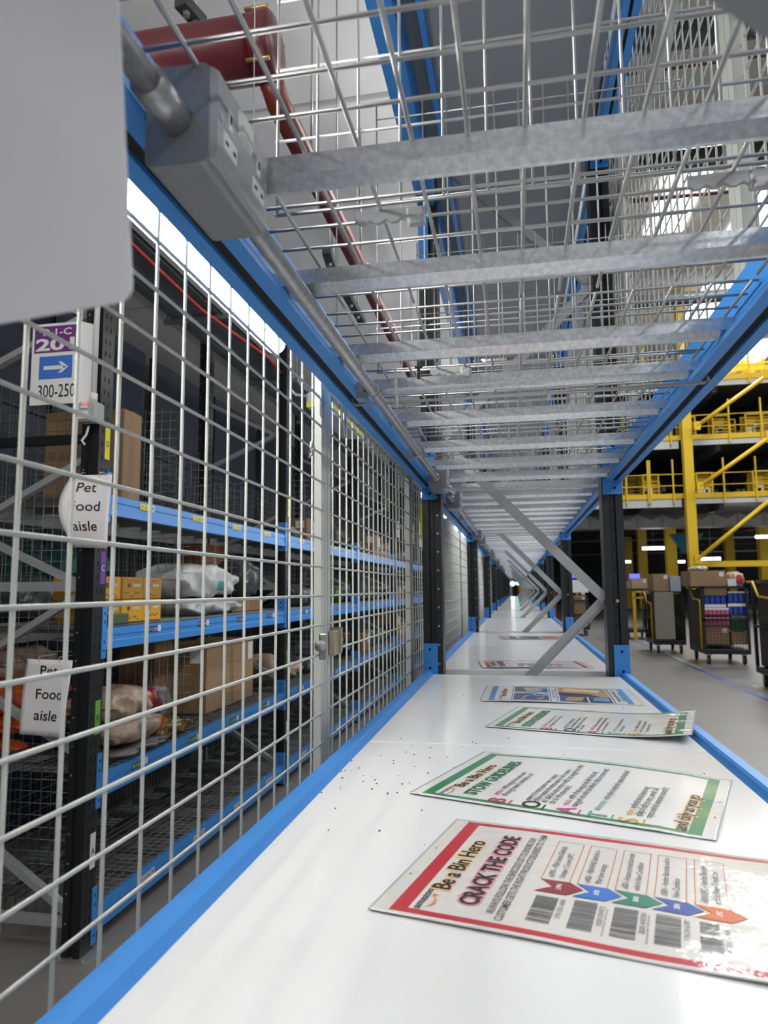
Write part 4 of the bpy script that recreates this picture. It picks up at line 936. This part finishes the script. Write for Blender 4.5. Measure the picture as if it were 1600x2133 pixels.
# second and third bays
r = random.Random(11); tones = [('green', plast('leaf green bag', (.05, .13, .02))), ('dark', plast('charcoal bag', (.03, .03, .03))), ('brown', CARD2), ('navy', NAVY), ('tan', TANB), ('dark', CARD2), ('grey', plast('grey film', (.09, .10, .11), .2))]
for b in (1, 2, 3):
    for n, z, _, _ in LEV[1:]:
        y = YL+LB_*b+.22
        i = 0
        while y < YL+LB_*(b+1)-.3:
            L = r.uniform(.32, .5); nm, mt = r.choice(tones); h = r.uniform(.16, .40); x1 = -1.94-r.uniform(0, .12)
            lb = '%s on level %s of the %s bay of the left rack, %s along' % (('%s bag' % nm) if mt not in (CARD, CARD2) else '%s carton' % nm, n, ORD[b], ORD[i])
            if mt in (CARD, CARD2): carton('carton', lb, (x1-.45, y, z+.013), (x1, y+L-.04, z+.013+h), mt, group='goods on the far bays of the left rack')
            else: bag(lb, (x1-.2, y+L/2, z+.013), .38, L-.03, h*.7, mt, i+b*7, group='goods on the far bays of the left rack')
            y += L+r.choice((0, .05, .5)); i += 1

# ------------------------------------------------------------------ right hall: mezzanine, carts, far lights
YM = 32.0
def mz(px, py): p = at(px, py, Y=YM); return p
DECKZ = [mz(1500, 1034).z, mz(1500, 912).z, mz(1500, 790).z]
def column(label, x, y, z0, z1, w, mt=YEL):
    t = thing('steel_column', label, 'column', (x, y, z0), 'yellow steel columns of the mezzanine')
    m = MB(); h = w/2
    m.box((x-h, y-h, z0), (x+h, y-h+.04, z1)); m.box((x-h, y+h-.04, z0), (x+h, y+h, z1)); m.box((x-.03, y-h+.04, z0), (x+.03, y+h-.04, z1)); obj('column_section', m, mt, t)
    m = MB(); m.box((x-h*1.4, y-h*1.4, z0), (x+h*1.4, y+h*1.4, z0+.03)); obj('base_plate', m, mt, t)
    return t
xc = mz(1433, 1050).x
column('big yellow steel column in front of the mezzanine', xc, YM-.4, -H, 13, .38)
for k, (px, py, yy) in enumerate(((1398, 1160, 38), (1338, 1165, 43), (1518, 1130, 46), (1310, 1180, 52), (1590, 1140, 42))):
    p = at(px, py, Y=yy); column('yellow column under the mezzanine, %s behind the big one' % ORD[k], p.x, yy, -H, DECKZ[0]-.3, .5)
WFASC, YRAIL = mat('white fascia steel', (.48, .48, .46), .5), YEL
xl, xr = mz(1180, 1040).x, mz(1760, 1040).x
for k, z in enumerate(DECKZ):
    t = thing('mezzanine_deck', '%s mezzanine deck with white edge and yellow kick rail' % ('lowest', 'middle', 'top')[k], 'deck', (xc, YM, z))
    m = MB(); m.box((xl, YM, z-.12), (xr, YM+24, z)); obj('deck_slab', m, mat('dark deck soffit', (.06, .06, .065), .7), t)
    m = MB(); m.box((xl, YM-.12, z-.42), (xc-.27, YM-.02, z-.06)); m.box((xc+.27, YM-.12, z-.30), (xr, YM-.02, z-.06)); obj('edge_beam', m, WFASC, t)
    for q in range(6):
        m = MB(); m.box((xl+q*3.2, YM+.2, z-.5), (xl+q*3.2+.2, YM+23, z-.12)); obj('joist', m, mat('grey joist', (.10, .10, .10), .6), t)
    t = thing('guard_rail', 'yellow guard rail along the %s mezzanine deck' % ('lowest', 'middle', 'top')[k], 'railing', (xc, YM-.2, z), 'yellow guard rails')
    for q in range(12):
        x = mz((1198, 1252, 1303, 1348, 1352, 1400, 1438, 1505, 1572, 1640, 1700, 1755)[q], 1000).x + (.35 if k == 1 and q in (7, 8) else 0)
        m = MB(); m.bar((x, YM-.2, z-.25), (x, YM-.2, z+1.65), .065, .065, up=(0, 1, 0)); obj('rail_post', m, YEL, t)
    m = MB(); m.box((xl, YM-.16, z-.06), (xr, YM-.12, z+.16)); obj('kick_rail', m, YEL, t)
    for h in (.5, 1.0):
        m = MB(); m.bar((xl, YM-.2, z+h), (xr, YM-.2, z+h), .035, .035); obj('rail', m, YEL, t)
for k, (a, b) in enumerate((((1441, 1168), (1592, 1044)), ((1446, 1020), (1586, 921)), ((1440, 898), (1580, 797)))):
    t = thing('diagonal_brace', 'yellow tubular brace rising right beside the big column, %s storey' % ('ground', 'second', 'third')[k], 'brace', mz(*a), 'yellow diagonal braces')
    p, q = mz(*a), mz(*b); p.y = q.y = YM-.9; m = MB(); m.tube([p, q], .085, 12); obj('brace_tube', m, YEL, t)
    m = MB(); m.box((q.x-.12, YM-.98, q.z-.1), (q.x+.2, YM-.82, q.z+.3)); obj('gusset', m, YEL, t); m = MB(); m.box((p.x-.1, YM-.98, p.z-.15), (p.x+.15, YM-.82, p.z+.2)); obj('gusset', m, YEL, t)
p = mz(1440, 1176); m = MB(); m.box((p.x, YM-.5, p.z-.12), (xr, YM-.3, p.z+.12)); obj('strut_beam', m, YEL, label='yellow horizontal strut joining the big column above the carts', cat='beam')
p = at(1430, 1112, Y=36); t = thing('chute', 'blue funnel chute behind the big yellow column', 'chute', p)
m = MB(); m.loft([[(p.x-.75, 35.8, p.z), (p.x+.75, 35.8, p.z), (p.x+.75, 36.3, p.z), (p.x-.75, 36.3, p.z)], [(p.x-.15, 36, p.z-.95), (p.x+.15, 36, p.z-.95), (p.x+.15, 36.2, p.z-.95), (p.x-.15, 36.2, p.z-.95)]]); obj('funnel', m, mat('blue chute', (.03, .18, .32), .5), t)
m = MB(); m.box((p.x-.1, 36, p.z), (p.x+.1, 36.2, DECKZ[0]-.121)); obj('feed_pipe', m, GREYBOARD, t)
t = thing('air_duct', 'long grey air duct with cross creased panels under the mezzanine', 'duct', (mz(1400, 1085).x, YM+1, 2.8))
p0, p1 = at(1180, 1095, Y=33), at(1740, 1070, Y=33); zt = at(1450, 1070, Y=33).z; zb = at(1450, 1097, Y=33).z
m = MB(); m.bbox((p0.x, 33, zb), (p1.x, 34, zt), .02); obj('duct_body', m, mat('duct zinc', (.30, .30, .30), .5, .3), t)
q = 0; x = p0.x
while x < p1.x-.5 and q < 12:
    m = MB(); L = 1.05
    m.add([(x, 32.99, zb), (x+L, 32.99, zb), (x+L, 32.99, zt), (x, 32.99, zt), (x+L/2, 32.78, (zb+zt)/2)], [(0, 1, 4), (1, 2, 4), (2, 3, 4), (3, 0, 4)]); m.box((x-.02, 32.94, zb-.03), (x+.02, 33, zt+.03)); obj('duct_face', m, mat('duct zinc', (.30, .30, .30), .5, .3), t); x += L; q += 1
# totes and dark racking on the decks
def tote(label, x, y, z, w, h, grp):
    t = thing('cage_tote', label, 'cage', (x, y, z), grp); m = MB(); f = .06
    m.box((x-w/2, y, z), (x+w/2, y+.7, z+.30)); obj('tote_base', m, YEL, t); m = MB()
    for sx in (-1, 1):
        for yy in (y, y+.65): m.box((x+sx*w/2-f/2, yy, z+.3), (x+sx*w/2+f/2, yy+f, z+h))
    m.box((x-w/2, y, z+h-f), (x+w/2, y+f, z+h)); m.box((x-w/2, y+.65, z+h-f), (x+w/2, y+.71, z+h))
    m.box((x-w/2, y+.66, z+.3), (x+w/2, y+.70, z+h-.1)); m.box((x-w/2, y+.04, z+.3), (x-w/2+.03, y+.66, z+h-.12)); m.box((x+w/2-.03, y+.04, z+.3), (x+w/2, y+.66, z+h-.12))
    for q in range(4): m.box((x-w/2, y+.01, z+.42+q*.14), (x+w/2, y+.03, z+.46+q*.14))
    obj('cage_frame', m, YEL, t)
    m = MB(); r = random.Random(int(x*100)); 
    for q in range(3): a = r.uniform(-.3, .3)*w; m.bbox((x+a-.12, y+.15, z+.30), (x+a+.12, y+.45, z+r.uniform(.45, .8)), .01)
    obj('contents', m, CARD if r.random() < .6 else PAPER, t); return t
for k, (z, pxs) in enumerate(((DECKZ[0], (1285, 1330, 1363, 1478, 1487, 1600, 1640)), (DECKZ[1], (1362, 1408, 1448, 1520, 1548, 1592, 1630)), (DECKZ[2], (1480, 1525, 1560, 1605, 1650)))):
    for i, px in enumerate(pxs):
        p = mz(px, 1000); tote('yellow caged tote on the %s mezzanine deck, %s from the left' % (('lowest', 'middle', 'top')[k], ORD[i]), p.x, YM+.8+(.9 if i % 3 == 1 else 0), z, .66, 1.2, 'yellow caged totes on the mezzanine')
r = random.Random(5)
for k, z in enumerate(DECKZ):
    for i in range(9):
        x = xl+.6+i*2.05; t = thing('storage_rack', 'dark storage rack at the back of the %s mezzanine deck, %s from the left' % (('lowest', 'middle', 'top')[k], ORD[i]), 'rack', (x+.8, YM+6, z), 'dark storage racks on the mezzanine')
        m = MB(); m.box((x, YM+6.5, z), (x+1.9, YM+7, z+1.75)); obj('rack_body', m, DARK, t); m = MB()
        for q in range(7): m.bbox((x+.1+q*.25, YM+6.2, z+r.choice((.1, .7, 1.3))), (x+.28+q*.25, YM+6.5, z+r.choice((.45, 1.0, 1.5))+.1), .01)
        obj('contents', m, r.choice((CARD2, GREYBOARD, PAPER, DARK)), t)
def batten(label, px, py, y, L, grp='lit battens under the mezzanine', mt=LAMPF):
    p = at(px, py, Y=y); t = thing('batten_light', label, 'light', (p.x, y, p.z), grp)
    m = MB(); m.tube([(p.x-L/2, y, p.z), (p.x+L/2, y, p.z)], .07, 10); obj('diffuser', m, mt, t); m = MB(); m.box((p.x-L/2, y-.05, p.z+.07), (p.x+L/2, y+.05, p.z+.12)); obj('lamp_housing', m, GREYBOARD, t)
    m = MB(); m.tube([(p.x, y, p.z+.12), (p.x, y, DECKZ[0]-.12)], .01, 5); obj('hanger', m, ZINC, t)
for k, (px, py, y, L) in enumerate(((1361, 1142, 36, 1.0), (1512, 1096, 35.6, .76), (1548, 1095, 35.6, .88), (1481, 1164, 40, .95), (1592, 1118, 38, .8))): batten('lit white batten under the mezzanine, %s' % ('by the two left columns', 'above the brace, left half', 'above the brace, right half', 'low behind the brace', 'at the right edge')[k], px, py, y, L)
for k, (px, py, y) in enumerate(((1420, 1170, 44), (1308, 1170, 48))): batten('small far batten under the mezzanine, %s' % ('left of the big column', 'beside the black frame')[k], px, py, y, .35)
# pale pipes and trays in the dark under-mezzanine
for k, (py, y) in enumerate(((1108, 45), (1122, 48), (1135, 57), (1150, 59))):
    a_, b_ = at(1190, py+6, Y=y), at(1720, py-6, Y=y); m = MB(); m.tube([a_, b_], .06, 6); obj('service_pipe', m, GREYBOARD if k % 2 else mat('rust pipe', (.12, .03, .025), .5), label='thin service pipe in the dark behind the mezzanine edge, %s' % ORD[k], cat='pipe', group='service pipes behind the mezzanine')

# cage carts on the right floor
def wheel(t, x, y, r=.075):
    m = MB(); m.tube([(x-.02, y, -H+r), (x+.02, y, -H+r)], r, 16); m.tube([(x-.024, y, -H+r), (x+.024, y, -H+r)], r*.5, 10, 1); w = obj('wheel', m, [RUBBER, PLAST_G], t)
    m = MB(); m.box((x-.035, y-.03, -H+r), (x-.027, y+.03, -H+.2)); m.box((x+.027, y-.03, -H+r), (x+.035, y+.03, -H+.2)); m.box((x-.05, y-.05, -H+.19), (x+.05, y+.05, -H+.21)); obj('caster_fork', m, ZINC, t)
def cart(label, x0, x1, y0, y1, top, fill):
    t = thing('cage_cart', label, 'cart', ((x0+x1)/2, (y0+y1)/2, -H), 'black cage carts on the hall floor')
    zb = -H+.21
    m = MB(); m.bbox((x0, y0, zb), (x1, y1, zb+.10), .01); obj('cart_base', m, BLACK, t)
    m = MB(); f = .045
    for x in (x0, x1-f):
        for y in (y0, y1-f): m.box((x, y, zb+.1), (x+f, y+f, top))
    for z in (top-f, (zb+top)/2-.02):
        m.box((x0, y0, z), (x1, y0+f, z+f)); m.box((x0, y1-f, z), (x1, y1, z+f)); m.box((x0, y0, z), (x0+f, y1, z+f)); m.box((x1-f, y0, z), (x1, y1, z+f))
    obj('cart_frame', m, BLACK, t)
    m = MB(); q = x0+.08
    while q < x1-.05: m.tube([(q, y0+.01, zb+.1), (q, y0+.01, (zb+top)/2)], .004, 4); q += .06
    z = zb+.16
    while z < (zb+top)/2: m.tube([(x0, y0+.01, z), (x1, y0+.01, z)], .004, 4); z += .06
    obj('cage_mesh', m, BLACK, t)
    m = MB(); m.tube([(x0-.02, y0+.1, zb+.1), (x0-.02, y0+.1, zb+.75), (x0-.03, y0+.05, top-.28), (x0-.05, y0+.5, top-.26), (x0-.05, y0+.75, top-.03), (x0-.05, y0+1.0, top-.03)], .022, 8); obj('push_handle', m, YEL, t)
    for x in (x0+.1, x1-.1):
        for y in (y0+.12, y1-.12): wheel(t, x, y, .09)
    return t, zb+.1
def fl_(px, py): return at(px, py, Z=-H)
X0, X1, YY = at(1465, 1300, Y=15.4).x, at(1562, 1300, Y=15.4).x, 15.4
tp = at(1500, 1221, Y=YY).z
t, zc2 = cart('black cage cart full of blue, pink and brown packs, right of the black frame', X0, X1, YY, YY+1.25, tp, 1)
DBIN = mat('dark bin', (.05, .04, .03), .7)
m = MB(); m.box((X0+.01, YY+.06, zc2), (X0+.03, YY+1.2, tp-.06)); m.box((X0+.03, YY+1.17, zc2), (X1-.03, YY+1.2, tp-.06)); obj('side_panel', m, DBIN, t)
pk = lambda px, py: at(px, py, Y=YY+.08)
def pack(label, p0, p1, mt, n=5, band=None, d=.35):
    a_, b_ = pk(*p0), pk(*p1); lo = (a_.x, YY+.08, b_.z); hi = (b_.x, YY+.08+d, a_.z)
    t = thing('shrink_pack', label, 'pack', ((lo[0]+hi[0])/2, YY+.2, lo[2]), 'shrink wrapped packs in the cage cart'); w = (hi[0]-lo[0])/n; m = MB()
    for k in range(n): m.bbox((lo[0]+k*w, lo[1], lo[2]), (lo[0]+(k+1)*w-.008, hi[1], hi[2]), .015)
    obj('packets', m, mt, t)
    if band: m = MB(); m.box((lo[0], lo[1]-.003, lo[2]+(hi[2]-lo[2])*band[0]), (hi[0]-.01, lo[1]-.0005, lo[2]+(hi[2]-lo[2])*band[1])); obj('white_band', m, PAPER, t)
PB, PP, PG = mat('blue pack film', (.02, .06, .36), .3), mat('pink pack film', (.58, .14, .27), .3), mat('green pack film', (.01, .12, .05), .3)
pack('blue pack, left one of the upper row in the cage cart', (1467, 1241), (1514, 1265), PB, 4, (0, .25)); pack('blue pack, upper right one in the cage cart', (1516, 1232), (1561, 1255), PB, 4, (.85, 1)); pack('blue pack, second one down on the right of the cage cart', (1516, 1256), (1561, 1280), PB, 4, (.7, .95))
pack('pink pack above the cart middle bar', (1467, 1266), (1520, 1281), PP, 6, (.7, 1)); pack('pink pack below the cart middle bar', (1467, 1286), (1522, 1303), PP, 6); pack('green pack below the cart middle bar', (1525, 1286), (1561, 1315), PG, 5)
a_, b_ = pk(1468, 1304), pk(1520, 1343); carton('carton', 'brown carton with a white label at the bottom left of the cage cart', (a_.x, YY+.08, b_.z), (b_.x, YY+.7, a_.z-.01), CARD)
a_, b_ = pk(1524, 1317), pk(1562, 1343); carton('carton', 'brown carton at the bottom right of the cage cart, under the green pack', (a_.x, YY+.08, b_.z), (b_.x, YY+.7, a_.z), CARD, lab=False)
a_, b_ = pk(1466, 1223), pk(1514, 1240); carton('carton', 'flat brown carton above the left blue pack in the cage cart', (a_.x, YY+.08, b_.z), (b_.x, YY+.7, a_.z), CARD, lab=False)
a_, b_ = pk(1438, 1189), pk(1513, 1221); carton('carton', 'big brown carton on top of the cage cart', (a_.x, YY+.1, tp), (b_.x, YY+.95, a_.z), CARD)
a_, b_ = pk(1463, 1208), pk(1513, 1221)
bag('white wrapped parcel on top of the big carton', (pk(1465, 1185).x, YY+.5, pk(1438, 1189).z+.001), .5, .3, .1, WBAG, 5, rz=math.pi/2, name='parcel', cat='parcel')
a_, b_ = pk(1516, 1206), pk(1535, 1221); carton('carton', 'small white carton on top of the cage cart, right of the big one', (a_.x, YY+.1, tp), (b_.x, YY+.5, a_.z), PAPER, lab=False, tape=False)
bag('red and white bag on top of the cage cart', (pk(1546, 1200).x, YY+.35, tp), .16, .2, .26, mat('red print bag', (.5, .04, .04), .4), 6, patch=(PAPER, .1, .5, 0, 1))
bag('tan paper bag slumped on the right end of the cage cart', (pk(1553, 1200).x, YY+.85, tp), .34, .3, .30, mat('tan paper', (.45, .33, .22), .7), 8)
# neighbouring carts
x0 = at(1362, 1300, Y=17.8).x; x1 = at(1405, 1300, Y=17.8).x; tp2 = at(1380, 1232, Y=17.8).z
t, zq = cart('black cage cart with a beige board on its front, left of the full one', x0, x1+.25, 17.8, 19.0, tp2, 0)
m = MB(); m.box((x0+.05, 18.9, zq), (x1+.22, 18.93, tp2-.06)); m.box((x1+.2, 17.9, zq), (x1+.22, 18.9, tp2-.06)); obj('side_panel', m, DBIN, t)
m = MB(); m.bbox((x0+.02, 17.74, -H+.34), (x1, 17.79, tp2-.02), .01); obj('beige_board', m, mat('beige board', (.27, .24, .20), .6), label='beige board leaning on the front of the second cage cart', cat='board')
carton('carton', 'brown carton on top of the cart with the beige board', (x0+.05, 17.9, tp2), (x1-.05, 18.6, tp2+.42), CARD)
carton('carton', 'white and blue carton hanging over the cart with the beige board', (x1-.04, 17.85, tp2), (x1+.2, 18.2, tp2+.36), mat('pale blue carton', (.35, .38, .46), .5), lab=False, tape=False)
x0 = at(1303, 1300, Y=22.5).x; x1 = at(1357, 1300, Y=22.5).x; tp3 = at(1330, 1226, Y=22.5).z
t, _ = cart('black cage cart with a yellow upright frame, just right of the black frame', x0, x1, 22.5, 23.7, tp3, 0)
m = MB(); xm = at(1322, 1280, Y=22.4).x
m.box((xm-.04, 22.38, -H), (xm+.05, 22.44, tp3-.1)); m.box((x1-.1, 22.38, -H), (x1-.05, 22.44, tp3-.1)); m.box((xm, 22.38, tp3-.3), (x1-.05, 22.44, tp3-.25)); m.box((xm, 22.38, tp3-.12), (x1-.05, 22.44, tp3-.07)); obj('yellow_frame', m, YEL, label='yellow steel trolley frame standing before the third cage cart', cat='trolley')
carton('carton', 'tan carton with a red end on top of the third cage cart', (x0+.25, 22.6, tp3), (x1-.05, 23.2, tp3+.30), mat('tan carton', (.48, .36, .24), .7), lab=True)
carton('carton', 'brown carton low on top of the third cage cart by the black frame', (x0-.1, 22.6, tp3), (x0+.24, 23.2, tp3+.2), CARD, lab=False)
x0 = at(1569, 1300, Y=12.3).x; t, _ = cart('dark cart cut off by the right edge of the view', x0, x0+1.2, 11.3, 12.3, at(1580, 1208, Y=12).z, 0)
m = MB(); m.bbox((x0+.05, 11.36, -H+.32), (x0+1.15, 12.2, at(1580, 1212, Y=12).z), .02); obj('cart_bin', m, mat('dark bin', (.05, .04, .03), .7), t)
for k, (px, py, y) in enumerate(((1205, 1250, 24), (1212, 1240, 30))):
    x0 = at(1192, 1270, Y=y).x+k*.1; cart('black cart under the far part of the bench row, %s' % ('nearer', 'farther')[k], x0, x0+.55, y, y+1, at(px, py, Y=y).z, 0)
    carton('carton', 'brown carton standing in the %s cart beyond the bench' % ('nearer', 'farther')[k], (x0+.08, y+.1, -H+.32), (x0+.45, y+.7, at(px, py-8, Y=y).z), CARD)
# far end of the row
ye = 33.5
def bulb(label, px, py, col, st, r=.09):
    p = at(px, py, Y=ye); t = thing('signal_lamp', label, 'light', p); m = MB(); rr = 8
    m.tube([(p.x, ye-.08, p.z), (p.x, ye-.06, p.z), (p.x, ye-.02, p.z)], [r*.6, r, r], 14); obj('lens', m, mat('lamp '+label[:8], col, .3, emit=(col, st)), t)
    m = MB(); m.box((p.x-r*.8, ye-.02, p.z-r), (p.x+r*.8, ye+.1, p.z+r)); m.bar((p.x, ye+.05, -H), (p.x, ye+.05, p.z), .05, .05, up=(0, 1, 0)); obj('lamp_stand', m, BLACK, t)
bulb('white round lamp glowing at the far end of the bench row', 1068, 1216, (1, 1, .95), 14, .10); bulb('green round lamp glowing at the far end of the bench row', 1078, 1215, (.1, .9, .7), 7, .085)
bulb('red point of light in the dark beyond the second frame', 1197, 1213, (1, .05, .05), 8, .05)
p = at(1090, 1232, Y=35); m = MB(); m.tube([(p.x, 35, -H), (p.x, 35, p.z+.35), (p.x, 35, p.z+.5)], [.22, .22, .12], 16); obj('bollard', m, YEL, label='yellow bollard at the far end of the bench row', cat='bollard')
ORNG = mat('orange barrier', (.75, .13, .03), .5)
for k, px in enumerate((1055, 1153)):
    p = at(px, 1240, Y=36); q = at(px, 1248-33*(1-k*.2), Y=36); m = MB(); m.bbox((p.x-.11, 36, -H), (p.x+.11, 36.1, q.z), .03); m.box((p.x-.2, 35.9, -H), (p.x+.2, 36.2, -H+.06)); obj('barrier_post', m, ORNG, label='bright orange barrier post far down, %s the far end of the bench' % ('left at', 'right beyond')[k], cat='post')
p = at(1058, 1200, Y=38); m = MB(); m.box((p.x-.25, 38, -H), (p.x+.25, 38.4, at(1058, 1188, Y=38).z)); m.box((p.x-.3, 37.95, -H), (p.x+.3, 38.45, -H+.1)); obj('pillar', m, PLAST_G, label='grey pillar behind the orange post at the far end', cat='pillar')
p0, p1 = at(1195, 1218, Y=50), at(1320, 1180, Y=50)
for k, (px, py, w, h, c) in enumerate(((1207, 1221, .35, .25, PAPER), (1322, 1200, .22, .10, mat('blue screen', (.05, .05, .5), .4, emit=((.10, .12, 1), 1.5))), (1190, 1199, .3, .12, mat('blue screen', (.05, .05, .5), .4, emit=((.15, .2, 1), 3))))):
    p = at(px, py, Y=29+k*4); t = thing('screen_stand', 'small %s on a stand far across the hall, %s' % (('white board', 'blue screen', 'blue screen')[k], ('near the second frame', 'above the third cart', 'between the frames')[k]), 'screen', (p.x, p.y, -H))
    m = MB(); m.box((p.x-w, p.y, p.z-h), (p.x+w, p.y+.05, p.z+h)); obj('screen_face', m, c, t); m = MB(); m.box((p.x-.04, p.y+.05, -H), (p.x+.04, p.y+.1, p.z)); obj('stand_post', m, BLACK, t)
# dark services high on the right, seen through the mesh
for k, (px, py, r_) in enumerate(((1500, 60, .28), (1500, 250, .2), (1480, 330, .3), (1450, 620, .25))):
    p = at(px, py, Z=11.2); m = MB(); m.tube([(p.x-9 if p.x > 9.3 else -.3, p.y, 11.2), (p.x+20, p.y, 11.2)], r_, 12); obj('roof_duct', m, mat('dark duct', (.07, .072, .078), .4, .3), label='dark round duct under the roof, %s from the lens' % ORD[k], cat='duct', group='dark ducts under the roof')
for k, (px, py) in enumerate(((1500, 125), (1520, 215), (1500, 400))):
    p = at(px, py, Z=11.8); m = MB(); m.tube([(-.3, p.y, 11.8), (p.x+20, p.y, 11.8)], .07, 8); obj('roof_pipe', m, mat('rust pipe', (.12, .03, .025), .5), label='thin rust red pipe under the roof, %s from the lens' % ORD[k], cat='pipe', group='red pipes under the roof')

# ------------------------------------------------------------------ lift everything so that the floor is z = 0
for o in S.objects:
    if o.parent is None and o.type != 'CAMERA': o.location.z += H
